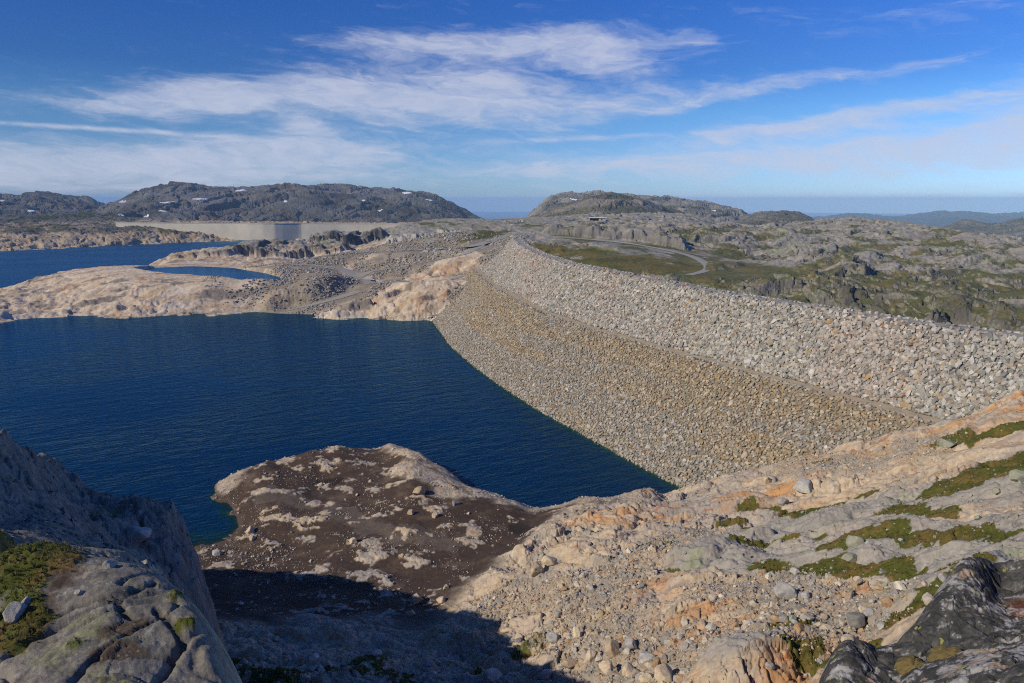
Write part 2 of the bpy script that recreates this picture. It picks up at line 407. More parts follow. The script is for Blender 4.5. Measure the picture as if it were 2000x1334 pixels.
hump = billow(wu / 17, wv / 9, 2, 11, .4) - .30                             # whalebacks stretched along the foliation
hump2 = billow(wu / 6, wv / 3.4, 3, 21) - .28
big = fbm(X / 26, Y / 26, 4, 31)
blk = blocky(U, V * 1.5, 3.4, 3, .9); blk2 = blocky(U * 1.1, V, 1.3, 6, .34)
amt = lerp(1.0, .42, pen)
scree = band([(1130, 1200), (1200, 1240), (1300, 1300)], [(1180, 1150), (1250, 1090), (1330, 1050)], [(1480, 1225), (1650, 1215)], [(1450, 1140), (1600, 1180)], [(1560, 905), (1800, 880)], [(1000, 1180), (1100, 1150)], r1=8, r0=3, warp=5, wl=7, seed=70)
greyz = band([(1360, 1060), (1550, 1020), (1750, 985), (2000, 935)], [(1430, 1085), (1600, 1085), (1800, 1060), (2000, 1040)], [(1950, 1090), (2000, 1080)], r1=11, r0=6, warp=5, wl=9, seed=80)
greyz = np.maximum(greyz, band([(1420, 1310), (1480, 1250), (1560, 1245)], r1=4, r0=2.5, warp=1.5, seed=83))
slopey = smooth(fbm(X / 18, Y / 18, 3, 77), -.15, .3)
DZ = amt * (hump * lerp(4.2, 5.2, greyz) + hump2 * 1.5 + big * 1.2 + (blk * .9 + blk2 * 1.25) * (.3 + .7 * slopey) * (1 - .6 * greyz)) * (1 - .55 * scree) + fbm(X / .9, Y / .9, 4, 51, .6) * .22 + blocky(X, Y * 1.1, .8, 19, .34) * np.clip(scree + .35 * (1 - pen) * (1 - greyz), 0, 1)
outc = band([(1450, 1310), (1520, 1265)], r1=6, r0=1, warp=1, seed=85)       # whale-backed outcrop near the bottom edge
DZ = DZ + outc * 2.2
N1.Z = Z0 + DZ * lerp(1., .75, pen)
lo = smooth(fbm(X / 7, Y / 7, 5, 61) + fbm(X / 1.6, Y / 1.6, 3, 64) * .45 - hump * .9 - hump2 * .5, -.32, -.18)   # hollow -> filled with sediment
rim = band([(440, 945), (520, 895), (600, 880), (660, 868), (770, 868), (830, 893), (870, 915)], [(800, 905), (850, 935), (890, 960)], [(880, 930), (950, 965), (1060, 992), (1140, 975), (1240, 962)], r1=5.5, r0=2, warp=4, wl=5, seed=90)
siltm = lo * pen * smooth(N1.Z, 9, 6) * (1 - .92 * rim)
N1.Z = lerp(N1.Z, Z0 + amt * (hump * 1.6 + big * .6) - .1 + fbm(X / 1.2, Y / 1.2, 3, 52) * .05, siltm * .9)
n1 = fbm(X / 9, Y / 9, 5, 101, .6); n2 = fbm(wu / 6, wv / 1.7, 5, 111, .6); n3 = fbm(X / 2.2, Y / 2.2, 4, 121, .6); n4 = fbm(X / 30, Y / 30, 3, 131); n5 = fbm(X / .5, Y / .5, 3, 135, .65)
def solid(c): return np.broadcast_to(np.array(c, np.float32), X.shape + (3,)).copy()
c = solid(CREAM)
c = mixc(c, TAN, smooth(n2 + n3 * .3, -.1, .35) * .8)
c = mixc(c, (.50, .44, .36), smooth(n3 - n1 * .4, .15, .4) * .6)
c = mixc(c, GREY, smooth(n1 + n3 * .6, .02, .34) * .75)
c = mixc(c, (.30, .275, .25), smooth(n4 + n2 * .6 + n3 * .2, -.02, .28) * .65)
c = mixc(c, (.20, .175, .15), smooth(fbm(wu / 3, wv / 1.2, 5, 139, .65), .22, .40) * .6)
c = mixc(c, (.36, .29, .26), smooth(fbm(X / 5, Y / 5, 4, 137), .1, .35) * .5)
orz = band([(1310, 1000), (1450, 975), (1520, 965)], [(1150, 1000), (1250, 1000)], [(1300, 1230), (1500, 1195), (1650, 1170)], [(1880, 805), (2000, 795)], [(1600, 895), (1780, 870), (1850, 850)], [(1530, 1330), (1560, 1325)], [(1250, 1150), (1330, 1080), (1390, 1050)], r1=9, r0=3, warp=5, wl=5, seed=140)
of = fbm(wu / 7, wv / 3, 5, 141, .6) + n3 * .3
c = mixc(c, ORANGE, np.maximum(smooth(of, .18, .44) * .6, smooth(of, -.14, .27) * orz * .8) * (1 - pen * .8))
c = mixc(c, RUST, smooth(fbm(wu / 4, wv / 1.0, 4, 151, .6) + orz * .10, .34, .48) * .8 * (1 - pen))
g = mixc(solid(GREY), LILAC, smooth(n2, -.2, .3))
g = mixc(g, DGREY, smooth(n3 + n2 * .6, .18, .5) * .65)
g = mixc(g, (.36, .34, .31), smooth(n3 - n1, .2, .5) * .5)
g = mixc(g, LICH, smooth(fbm(X / 6, Y / 6, 5, 161, .65) + band([(1350, 1080), (1480, 1085)], [(1850, 950), (1800, 960)], r1=8, r0=2, warp=3, seed=163) * .16 + n5 * .3, .24, .56) * .5)
g = mixc(g, (.055, .055, .055), smooth(fbm(wu / 2.5, wv / .7, 5, 165, .65), .30, .42) * .55)
c = c + (g - c) * greyz[..., None]
c = mixc(c, (.30, .245, .18), scree * .7 * smooth(n3, -.5, .2))
c = mixc(c, (.255, .235, .21), scree * smooth(n1 + n3 * .5, .0, .3) * .8)
sc = np.array(SILT, np.float32) + (np.array((.105, .070, .048), np.float32) - np.array(SILT, np.float32)) * smooth(fbm(X / 5, Y / 5, 4, 191) + n5 * .3, .0, .5)[..., None]
gravp = band([(520, 960), (560, 975), (600, 985)], [(650, 990), (720, 1030), (800, 1045), (880, 1060)], r1=5, r0=1, warp=4, seed=195)
sc = mixc(sc, (.19, .165, .145), smooth(gravp + n5 * .6 + n3 * .5, .45, .75) * .28)
c = c + (sc - c) * (siltm * .97)[..., None]
c = mixc(c, (.028, .02, .015), band([(625, 945), (655, 940)], [(1010, 1030), (1090, 1035)], r1=3, r0=1.4, warp=1, seed=197) * siltm)
c = mixc(c, (.10, .07, .05), smooth(N1.Z, .5, .15) * pen * .8 * smooth(X, 30, 10))               # wet rim at the water
mossm = band([(1455, 993), (1560, 1003), (1690, 972)], [(1745, 1000), (1850, 1012)], [(1620, 1062), (1750, 1047), (1900, 1042)], r1=1.9, r0=.9, warp=1.9, wl=3, seed=200)
mossm = np.maximum(mossm, band([(1490, 1100), (1600, 1112), (1740, 1112)], [(1850, 862), (1930, 850), (2000, 838)], [(1790, 1185), (1870, 1150), (1900, 1125)], r1=2.6, r0=1.3, warp=2.4, wl=3.5, seed=210))
mossm = np.maximum(mossm, band([(1890, 945), (1950, 925), (2000, 900)], r1=7, r0=4, warp=4, seed=220))
mossm = np.maximum(mossm, band([(1440, 1052), (1550, 1052)], [(1590, 905), (1610, 903)], [(1470, 886), (1500, 890)], [(1760, 1100), (1900, 1100)], [(1400, 1030), (1450, 1022)], r1=1.2, r0=.5, warp=1.2, wl=2, seed=225))
mossm = np.maximum(mossm, smooth(-(hump * 1.2 + hump2 * .5) + n1 * .5, .24, .36) * greyz)
mossm = np.maximum(mossm, band([(1560, 1285), (1640, 1282), (1700, 1275)], [(1545, 1255), (1590, 1270)], r1=1.0, r0=.4, warp=.9, wl=1.5, seed=228))
gullymoss = smooth(fbm(X / 8, Y / 8, 4, 211), .0, .25) * smooth(Z0, 12, 17) * smooth(Z0, 27, 22) * smooth(X, 8, -2)
mossm = np.maximum(mossm, gullymoss * .9)
mossm = smooth(mossm + n5 * .42 + n3 * .28, .34, .52) * (mossm > .02)
mc = mixc(solid(MOSS), DRYMOSS, smooth(fbm(X / 3.5, Y / 3.5, 4, 221) + n5 * .3, -.1, .3))
c = c + (mc - c) * mossm[..., None]
c = c * (1 + .22 * n5)[..., None]
N1.Z = N1.Z + mossm * (fbm(X / .7, Y / .7, 3, 231) * .16 + fbm(X / .28, Y / .28, 2, 233) * .07 + .08)
c = c * (1 + mossm * .35 * fbm(X / .35, Y / .35, 2, 235))[..., None]
N1.siltm, N1.moss, N1.pen, N1.scree, N1.greyz = siltm, mossm, pen, scree, greyz
tag(link('terrain', field_mesh('terrain', N1, M_NEAR, c)), kind='structure')

# ------------------------------------------------------------------ left-hand ridge
rid = []
def Rr(px, py, r): return pt(px, py, r=r)
slab = lambda q: Z_(q[0], q[1], 64.65 - .0012 * abs(q[0] - 200)) if q[2] <= 26 else Rr(*q)       # the slab lies nearly level
for p in [(0, 1334, 10.5), (200, 1334, 10.2), (300, 1334, 10.4), (378, 1334, 11), (100, 1250, 13), (250, 1250, 13.5), (350, 1240, 14.5), (100, 1180, 16.5), (200, 1160, 17.5), (300, 1160, 18),
          (300, 1107, 22), (216, 1102, 22.5), (150, 1105, 22), (340, 1140, 20), (380, 1178, 18), (413, 1236, 15.5), (415, 1280, 13.5),
          (0, 1200, 15.5), (30, 1130, 20), (0, 1080, 25), (90, 1085, 26), (0, 1045, 27),
          (120, 1088, 32), (200, 1110, 32), (300, 1125, 34),
          (0, 1030, 46), (58, 1016, 50), (108, 1022, 51), (154, 1044, 51), (216, 1076, 50), (270, 1100, 50), (331, 1134, 48),
          (0, 1040, 40), (58, 1036, 41), (108, 1058, 40), (156, 1084, 40), (216, 1106, 40), (270, 1124, 40), (331, 1165, 38), (400, 1118, 85), (270, 1032, 104),
          (0, 985, 64), (60, 990, 66), (130, 1005, 68), (100, 960, 84), (30, 905, 78),
          (0, 846, 86), (30, 864, 91), (65, 884, 98), (104, 908, 107), (143, 929, 117), (170, 955, 123), (189, 977, 125), (208, 999, 124), (215, 1020, 116), (239, 1046, 112), (300, 1042, 114), (335, 1060, 112), (358, 1082, 110), (393, 1120, 92)]:
    rid.append(slab(p))
for px, r0, z0 in [(0, 57, 48.0), (60, 58, 47.5), (130, 59, 45.5), (200, 60, 38), (270, 62, 28), (300, 30, 50), (200, 28, 54.5), (100, 29, 55.6), (380, 26, 46), (430, 22, 48), (480, 22, 44), (500, 35, 28), (560, 16, 50), (600, 30, 30), (600, 60, 12), (500, 60, 14), (420, 62, 17), (420, 90, 2), (500, 90, -2), (600, 100, -8),
                   (0, 125, 20), (0, 160, -10), (60, 140, 12), (100, 150, -3), (143, 150, -3), (190, 155, -8), (240, 150, -9), (300, 150, -9), (360, 150, -10), (420, 130, -8), (500, 150, -20), (-150, 160, 0), (600, 150, -20),
                   (600, 9, 61), (560, 6.5, 64.5), (0, 5.5, 66), (300, 5.5, 66), (600, 5, 65.5), (0, 8, 65.2), (300, 8, 65.2)]:
    a = pt(px, 1000, r=1)[0]; rid.append((a, r0, (H - z0) / r0))
for a, r0, z0 in [(-42, 84, 49), (-47, 69, 56.5), (-53, 58, 63.5), (-60, 45, 64), (-70, 35, 65), (-42, 20, 60.5), (-50, 12, 63), (-60, 8, 65.5), (-70, 6, 66.5), (-72, 15, 62), (-60, 20, 60.5), (-72, 24, 62), (-55, 27, 57), (-64, 12, 63), (-66, 30, 61), (-50, 100, 47), (-60, 100, 50), (-72, 80, 60), (-50, 35, 59), (-42, 40, 56), (-60, 160, 10), (-72, 160, 30), (-45, 130, 22)]:  # unseen ground beyond the left edge, heights shaped for the shadow it casts
    rid.append((math.radians(a), r0, (H - z0) / r0))
N2 = Field(rid, (-72, -12), (5, 170), (200, 260), lw=.38).grid(900, 1000)
x, y = N2.X, N2.Y; r = np.hypot(x, y)
B2 = lambda *l, **k: band(*l, f=N2, xy=(x, y), **k)
st2 = smooth(N2.normal_z(), .80, .50) * smooth(r, 24, 34)                       # steep sides of the ridge
mossA = B2([(0, 1062), (40, 1066), (95, 1088)], [(0, 1085), (60, 1095)], r1=.75, r0=.38, warp=.55, wl=.9, seed=400)
mossA = np.maximum(mossA, B2([(0, 1130), (40, 1122), (60, 1140)], [(0, 1190), (25, 1200), (40, 1225)], [(0, 1235), (25, 1232)], r1=.5, r0=.24, warp=.4, wl=.6, seed=402))
mossA = np.maximum(mossA, B2([(345, 1153), (352, 1151)], [(352, 1211), (368, 1213)], [(140, 1250), (150, 1247)], r1=.15, r0=.05, warp=.14, wl=.2, seed=404))
soil = B2([(90, 1105), (140, 1098), (120, 1130)], [(230, 1215), (270, 1205)], [(200, 1260), (240, 1258)], [(60, 1210), (80, 1170)], r1=.32, r0=.1, warp=.28, wl=.4, seed=406)
groove = B2([(62, 1222), (90, 1200), (150, 1172), (200, 1158), (250, 1145), (300, 1128)], [(228, 1160), (245, 1185), (262, 1192)], [(302, 1178), (330, 1205), (350, 1228), (358, 1250)], [(190, 1268), (260, 1262), (330, 1268)], r1=.09, r0=.02, warp=.08, wl=.5, seed=408)
u2, v2 = x * .93 + y * .37, -x * .37 + y * .93
wu2, wv2 = u2 + fbm(x / 6, y / 6, 3, 5) * 1.2, v2 + fbm(x / 6, y / 6, 3, 6) * 1.0
md_ = 1 - .88 * smooth(r, 22, 30) * smooth(r, 72, 58)
nr = smooth(r, 34, 19)                                                       # the slab at the viewer's feet
h1 = billow(wu2 / 9, wv2 / 4.5, 3, 301) - .30
h2 = billow(wu2 / 3.2, wv2 / 1.5, 3, 303) - .30
crack = np.abs(perlin(wu2 / 5.5, wv2 / 2.2, 311)); crack = -np.exp(-(crack / .022) ** 2) * .13
crack2 = np.abs(perlin(wu2 / 1.9 + 5, wv2 / 1.1, 313)); crack2 = -np.exp(-(crack2 / .05) ** 2) * .08
bl = blocky(u2, v2 * 1.4, 5.0, 9, 1.1); bl2 = blocky(u2, v2 * 2.2, 2.1, 5, .5)
N2.Z = N2.Z + (h1 * lerp(2.6, .42, nr) + h2 * lerp(1.0, .12, nr)) * md_ + crack + crack2 - groove * .07 + bl * lerp(.9, .06, nr) * md_ + bl2 * lerp(.5, .09, nr) \
    + fbm(x / 12, y / 12, 3, 321) * .8 * (1 - nr) * md_ + fbm(x / .7, y / .7, 5, 331, .62) * .075 + fbm(x / .16, y / .16, 3, 335, .6) * .018 * nr
N2.Z = N2.Z + st2 * (fbm((x - y) / 5, N2.Z / 2.4, 3, 337, .5) * 1.5 + fbm((x - y) / 1.8, N2.Z / .9, 3, 339, .5) * .35)
q1 = fbm(x / 3, y / 3, 5, 341, .65); q2 = fbm(wu2 / 4, wv2 / 1.2, 5, 351, .6); q3 = fbm(x / .6, y / .6, 4, 361, .65); q4 = fbm(x / .13, y / .13, 3, 365, .65)
c2 = mixc(np.broadcast_to(np.array((.215, .205, .195), np.float32), x.shape + (3,)).copy(), (.12, .118, .12), smooth(q2 + q3 * .5, -.05, .35) * .85)
c2 = mixc(c2, (.31, .285, .27), smooth(q1 - q3 * .5 + q4 * .3, .05, .4) * .7)
c2 = mixc(c2, (.23, .25, .13), smooth(fbm(x / 1.7, y / 1.7, 5, 371, .65) + q4 * .35 + B2([(100, 1230), (200, 1290), (330, 1300)], r1=1.6, r0=.3, warp=1, seed=372) * .22, .24, .48) * .6)
c2 = mixc(c2, (.035, .035, .037), smooth(fbm(x / .9, y / .9, 5, 381, .7) + q4 * .2, .26, .40) * .65)
c2 = mixc(c2, (.42, .40, .38), smooth(fbm(x / .35, y / .35, 3, 385, .6) + q1 * .2, .36, .46) * .5)
c2 = mixc(c2, (.09, .060, .045), soil * .85)
c2 = mixc(c2, (.07, .065, .06), groove * .7)
low2 = smooth(N2.Z + q1 * 3, 26, 16)
c2 = mixc(c2, CREAM, low2 * .6)
c2 = c2 * (1 + .25 * q4)[..., None] * np.array((.90, .87, .80)) * lerp(.95, 1.0, nr)[..., None] * (1 + .22 * fbm(x / .05, y / .05, 2, 367) * nr)[..., None]
nz2 = N2.normal_z()
m2 = np.maximum(mossA, smooth(fbm(x / 5, y / 5, 4, 391) * .9 - h1 * 1.0, .34, .46) * smooth(N2.Z, 20, 30) * smooth(nz2, .6, .8) * (1 - nr) * .6)
m2 = m2 * smooth(q3 * .5 + q4 * .5 + .7, .1, .4)
mc2 = mixc(np.broadcast_to(np.array((.070, .085, .012), np.float32), x.shape + (3,)).copy(), (.13, .085, .03), smooth(fbm(x / 1.2, y / 1.2, 4, 401) + q4 * .3, -.05, .35))
c2 = c2 + (mc2 - c2) * m2[..., None]
N2.Z = N2.Z + m2 * (.05 + fbm(x / .35, y / .35, 4, 411, .65) * .07 + fbm(x / .1, y / .1, 2, 415) * .03)
N2.moss = mossA; skirt(N2, 8)
tag(link('hill', field_mesh('ridge', N2, M_RIDGE, c2)), kind='structure')

# black lichened rock beside the viewer, bottom right
nb = []
for p in [(1560, 1400, 7.0), (1600, 1332, 7.6), (1685, 1306, 8.0), (1747, 1281, 8.3), (1770, 1261, 8.6), (1801, 1230, 9.0), (1836, 1190, 9.5), (1872, 1158, 9.9), (1908, 1136, 10.1), (1943, 1123, 10.2), (2000, 1107, 10.3), (2080, 1095, 10.4)]:
    a, r0, T = Rr(*p); nb += [(a, r0, T), (a, r0 + .7, T + .16), (a, r0 + 2.0, T + .75)]
for p in [(1750, 1334, 7.0), (1850, 1334, 6.4), (2000, 1334, 6.0), (1850, 1260, 7.6), (1950, 1220, 8.0), (2050, 1250, 7.2), (1950, 1160, 9.2), (2050, 1150, 9.1), (1680, 1400, 6.4), (1850, 1420, 5.6), (2080, 1400, 5.3)]:
    nb.append(Rr(*p))
for a, r0, z0 in [(58, 10, 67.6), (58, 6, 68.0), (58, 12, 64), (52, 10.6, 67.2), (52, 7, 67.4), (45, 4, 68.2), (30, 4, 67.4), (24, 5, 66.4), (58, 3.6, 68.6), (22, 9, 63), (22, 6, 65.5)]: nb.append((math.radians(a), r0, (H - z0) / r0))
N3 = Field(nb, (22, 58), (3.6, 12.0), (120, 120)).grid(1000, 760)
x, y = N3.X, N3.Y
N3.Z = N3.Z + (billow(x / 2.0, y / 1.5, 3, 421, .4) - .3) * .14 + fbm(x / .35, y / .35, 5, 425, .6) * .05 + blocky(x, y, 1.2, 7, .10) + blocky(x * 1.1, y, .4, 9, .035) + fbm(x / .12, y / .12, 3, 427, .6) * .018 + fbm(x / .05, y / .05, 2, 428) * .006
l1 = fbm(x / .19, y / .19, 6, 431, .74); l2 = fbm(x / .16, y / .16, 5, 435, .68); l3 = fbm(x / .9, y / .9, 3, 439)
c4 = mixc(np.broadcast_to(np.array((.050, .050, .050), np.float32), x.shape + (3,)).copy(), (.13, .125, .12), smooth(l2, -.1, .3) * .6)
c4 = mixc(c4, (.34, .33, .33), smooth(l1 + l3 * .4 + l2 * .3, .04, .22) * .85)
c4 = mixc(c4, (.36, .26, .19), smooth(fbm(x / .3, y / .3, 5, 441, .68) + l3 * .4, .24, .34) * .8)
c4 = mixc(c4, (.30, .31, .08), smooth(fbm(x / .14, y / .14, 3, 445, .6), .40, .46) * .8)
c4 = c4 * (1 + .35 * fbm(x / .05, y / .05, 3, 449))[..., None]
c4 = mixc(c4, (.16, .05, .02), smooth(poly_dist(x, y, np.array([N3.hit(1990, 1180)[:2], N3.hit(2010, 1190)[:2]])) + l1 * .3, .2, .05) * .6)
skirt(N3, 6)
ro = link('lichen_rock', field_mesh('rock', N3, M_BLACK, c4))
tag(ro, 'big black rock blotched with pale and yellow lichen at the bottom right corner', 'rock')
def cushion(px, py, w_, h_, label, seed):
    bm = bmesh.new(); bmesh.ops.create_icosphere(bm, subdivisions=5, radius=1)
    P0 = np.array(N3.hit(px, py)); co = np.array([v.co[:] for v in bm.verts])
    n_ = fbm(co[:, 0] * 3 + seed, co[:, 1] * 3 + co[:, 2], 4, seed, .6); co = co * (1 + .12 * n_ + .10 * fbm(co[:, 0] * 11 + seed, co[:, 1] * 11 + co[:, 2] * 5, 2, seed))[:, None] * np.array([w_ / 2, h_ / 2, .085])
    a = math.atan2(P0[0], P0[1]); rx = np.array([math.cos(a), -math.sin(a)]); fy = np.array([math.sin(a), math.cos(a)])
    xy = P0[:2] + co[:, :1] * rx + co[:, 1:2] * fy; z = N3.sample(xy[:, 0], xy[:, 1]) * .6 + P0[2] * .4 + co[:, 2]
    f = np.array([[v.index for v in fc.verts] for fc in bm.faces]); bm.free()
    cc = np.array((.15, .115, .045)) * (1 + .5 * n_)[:, None]
    ob = link('moss_cushion', np_mesh('cushion', np.c_[xy, z] - P0, f, M_STONE, np.clip(cc, .02, .5))); ob.location = P0
    tag(ob, label, 'moss', 'moss cushions on the black rock')
cushion(1848, 1281, .30, .34, 'olive moss cushion higher up the black lichened rock', 3)
cushion(1780, 1302, .28, .32, 'brownish moss cushion lower on the black rock, nearer its edge', 8)

# ------------------------------------------------------------------ plateau beyond the lake and the dam
mid = []
for p in [(0, 633, 0), (30, 622, 0), (60, 616, 0), (150, 617, 0), (300, 618, 0), (450, 614, 0), (520, 609, 0), (560, 608, 0), (620, 614, 0), (700, 622, 0), (800, 626, 0), (850, 628, 0)]:
    a, r0, T = Z_(*p); mid += [(a, r0, T), (a, r0 - 40, (H + 10) / (r0 - 40)), (a, r0 - 130, (H + 30) / (r0 - 130))]
for p in [(0, 566, 5), (60, 549, 9), (120, 533, 14), (200, 522, 18), (250, 519, 19)]:
    a, r0, T = Z_(*p); mid += [(a, r0, T), (a, r0 + 50, (H + 3) / (r0 + 50)), (a, r0 + 150, (H + 15) / (r0 + 150)), (a, 1000, (H + 25) / 1000)]
for px, py, r0 in [(300, 508, 690), (340, 502, 700), (420, 491, 710), (500, 478, 715), (560, 471, 720), (640, 463, 730)]:
    a, r0, T = Rr(px, py, r0); mid += [(a, r0, T), (a, r0 + 50, (H + 3) / (r0 + 50)), (a, 1000, (H + 25) / 1000)]
for p in [(20, 600, 3.5), (100, 585, 5), (100, 560, 10), (200, 560, 13), (200, 592, 6), (300, 560, 14), (300, 592, 6), (400, 565, 13), (400, 596, 4), (500, 560, 14), (550, 580, 9), (620, 560, 15), (660, 546, 18), (500, 592, 4), (600, 600, 2.4),
          (300, 543, 16.8), (380, 544, 16.6), (450, 551, 15.9), (540, 554, 15.5),
          (560, 602, 1.5), (640, 590, 5), (700, 576, 9), (730, 556, 14), (780, 551, 16),
          (650, 608, 4), (700, 590, 8), (800, 575, 13), (860, 560, 17), (800, 610, 4.5), (850, 600, 7), (900, 560, 17),
          (560, 546, 17), (600, 520, 22), (650, 500, 27), (700, 530, 19), (700, 511, 24), (800, 530, 20), (800, 511, 26), (880, 520, 24), (900, 502, 30), (930, 482, 36), (850, 490, 32), (750, 490, 31), (780, 481, 34),
          (900, 535, 21), (850, 460, 42), (950, 452, 44), (1000, 458, 43), (960, 470, 40)]:
    mid.append(Z_(*p))
for px, py, r0 in [(420, 505, 660), (420, 516, 640), (330, 514, 660), (500, 500, 665), (500, 512, 645), (600, 490, 690), (600, 505, 660), (700, 468, 735), (700, 480, 715), (740, 452, 770), (800, 440, 850), (900, 434, 900), (830, 437, 900), (760, 472, 700), (880, 462, 690), (940, 470, 640),
                   (1000, 430, 1000), (1050, 425, 1100), (950, 434, 950), (1050, 470, 520), (1050, 488, 480), (1100, 500, 450), (1200, 518, 410), (1300, 515, 430), (1350, 540, 390), (1250, 545, 360), (1385, 525, 430), (1200, 470, 560), (1100, 460, 580), (1300, 490, 510), (1340, 500, 480),
                   (1200, 448, 640), (1350, 455, 620), (1250, 436, 800), (1400, 500, 520), (1500, 480, 600), (1500, 555, 350), (1600, 520, 450), (1700, 600, 300), (1700, 540, 400), (1850, 560, 380), (2000, 580, 350), (2000, 640, 260), (1900, 615, 280), (1600, 580, 320), (1450, 570, 330), (1400, 440, 850), (1500, 446, 900),
                   (1850, 610, 285), (1750, 500, 560), (1900, 520, 520), (2000, 530, 480)]:
    mid.append(Rr(px, py, r0))
for px, py, r0 in [(1600, 441, 1000), (1700, 455, 1000), (1800, 471, 950), (1900, 482, 900), (2000, 498, 850), (2080, 505, 850)]:
    a, r0, T = Rr(px, py, r0); mid += [(a, r0, T), (a, r0 + 120, T + .06), (a, 1400, .16)]
for px, py, r0 in [(1400, 438, 1300), (1200, 433, 1300), (1000, 431, 1300), (900, 432, 1250)]:
    mid.append(Rr(px, py, r0))
for px, z0, r0 in [(1400, 12, 270), (1600, 12, 250), (1800, 14, 240), (2000, 22, 225), (1200, 15, 300), (1050, 25, 400), (2080, 20, 220), (900, -20, 320), (1000, 0, 300)]:
    a = pt(px, 600, r=1)[0]; mid.append((a, r0, (H - z0) / r0))
ML = .9
MD = Field(mid, (-42, 43), (215, 1400), (260, 260), lw=ML).grid(1250, 900)
X, Y, Z0 = MD.X, MD.Y, MD.Z.copy(); R = np.hypot(X, Y); AZ = np.degrees(np.arctan2(X, Y))
right = smooth(AZ, 1.5, 6)                                                   # natural plateau; left of it drawdown shore and quarry
wx, wy = X + fbm(X / 40, Y / 40, 3, 1) * 14, Y + fbm(X / 40, Y / 40, 3, 4) * 14
hp = billow(wx / 75, wy / 48, 4, 501) - .28
hp2 = billow((wx * .9 + wy * .43) / 24, (wy * .9 - wx * .43) / 12, 4, 511) - .28
bk1 = blocky(wx, wy * 1.2, 26, 12, 6.5); bk2 = blocky(wx * 1.1, wy, 9, 14, 2.0)
def poly_in(X, Y, P):
    m = np.zeros(X.shape, bool); P = np.asarray(P)
    for (x0, y0), (x1, y1) in zip(P, np.roll(P, -1, 0)):
        m ^= ((y0 > Y) != (y1 > Y)) & (X < (x1 - x0) * (Y - y0) / (y1 - y0 + 1e-12) + x0)
    return m
POND_Z = 17.4
pond_line = curve([(262, 529), (300, 523), (380, 520), (460, 524), (520, 533), (548, 541), (552, 546), (470, 545), (430, 541), (380, 536), (320, 534), (262, 529)], POND_Z)
pd_ = poly_dist(X, Y, pond_line); pd_ = np.where(poly_in(X, Y, pond_line[:-1]), -pd_, pd_)
quarry = smooth(poly_dist(X, Y, curve([(600, 520), (690, 535), (760, 545), (860, 545), (900, 520), (800, 505), (640, 505), (560, 525), (720, 525)], 22)), 62, 22)
creamo = np.maximum(smooth(poly_dist(X, Y, curve([(655, 606), (720, 600), (800, 590), (850, 580)], 8)) + fbm(X / 12, Y / 12, 3, 545) * 8, 30, 22), smooth(poly_dist(X, Y, curve([(770, 536), (830, 528), (900, 522)], 23)) + fbm(X / 12, Y / 12, 3, 547) * 8, 20, 12))
quarry = quarry * (1 - creamo)
rough = lerp(.50, 1.0, right) * (1 - .72 * quarry) * (1 - .85 * smooth(pd_, 45, 8) * (1 - right))
loopd = poly_dist(X, Y, np.array([(math.sin(q[0]) * q[1], math.cos(q[0]) * q[1]) for q in (Rr(1000, 457, 590), Rr(1060, 461, 575), Rr(1150, 468, 560), Rr(1230, 476, 545), Rr(1300, 488, 515), Rr(1350, 500, 480), Rr(1378, 515, 445), Rr(1380, 527, 420))]))
rough = rough * (1 - .9 * smooth(loopd, 75, 30))
grassb = smooth(poly_dist(X, Y, [tuple(np.array([math.sin(q[0]), math.cos(q[0])]) * q[1]) for q in (Rr(1060, 488, 480), Rr(1120, 503, 450), Rr(1200, 515, 425), Rr(1300, 520, 430))]) + fbm(X / 12, Y / 12, 3, 600) * 14, 34, 20)
k_w = fbm(X / 20, Y / 20, 3, 539) * .5
rough = rough * (1 - .75 * grassb) * smooth(R, 215, 260)
far = smooth(R, 500, 900)
gul = smooth(R, 300, 420) * .0 + 1
relief = hp * 21 * lerp(.38, 1, right) * (1 - .5 * far) + hp2 * 3.6 * lerp(1.5, 1, right) + (bk1 * smooth(fbm(X / 60, Y / 60, 3, 521), -.2, .25) * .8 * lerp(.4, 1, right) + bk2 * .8)
ledge = (billow((X * .97 + Y * .24) / 62 + k_w, (Y * .97 - X * .24) / 21 + k_w, 3, 533, .45) - .3) * 8.5 + (billow((X * .97 + Y * .24) / 20, (Y * .97 - X * .24) / 8, 3, 537) - .3) * 3.4
MD.Z = Z0 + relief * rough * .8 + ledge * (1 - right) * (1 - .8 * quarry) * smooth(pd_, 22, 75) * smooth(R, 900, 500) + fbm(X / 3, Y / 3, 3, 531, .6) * .4
# roads cut level into the ground
road_pts = {
    'main': [(860, 487, 33), (920, 481, 36.5), (965, 468, 40), (1000, 457, 43)],
    'loop': [Rr(1000, 457, 590), Rr(1060, 461, 575), Rr(1150, 468, 560), Rr(1230, 476, 545), Rr(1300, 488, 515), Rr(1350, 500, 480), Rr(1378, 515, 445), Rr(1380, 527, 420), Rr(1340, 537, 400), Rr(1280, 541, 392), Rr(1200, 545, 380)],
    'low': [(560, 606, .8), (620, 592, 5), (690, 572, 9.5), (722, 553, 14), (700, 541, 16.5), (672, 527, 19.5), (640, 520, 21.5), (560, 515, 22.5)],
    'low2': [(722, 553, 14), (790, 549, 16), (850, 549, 18), (900, 541, 20)],
    'up': [(700, 541, 16.5), (725, 530, 19.5), (790, 520, 23), (850, 508, 27.5), (905, 496, 32), (940, 478, 37.5)],
    'shelf': [(725, 493, 29), (790, 489, 32), (860, 487, 33)],
}
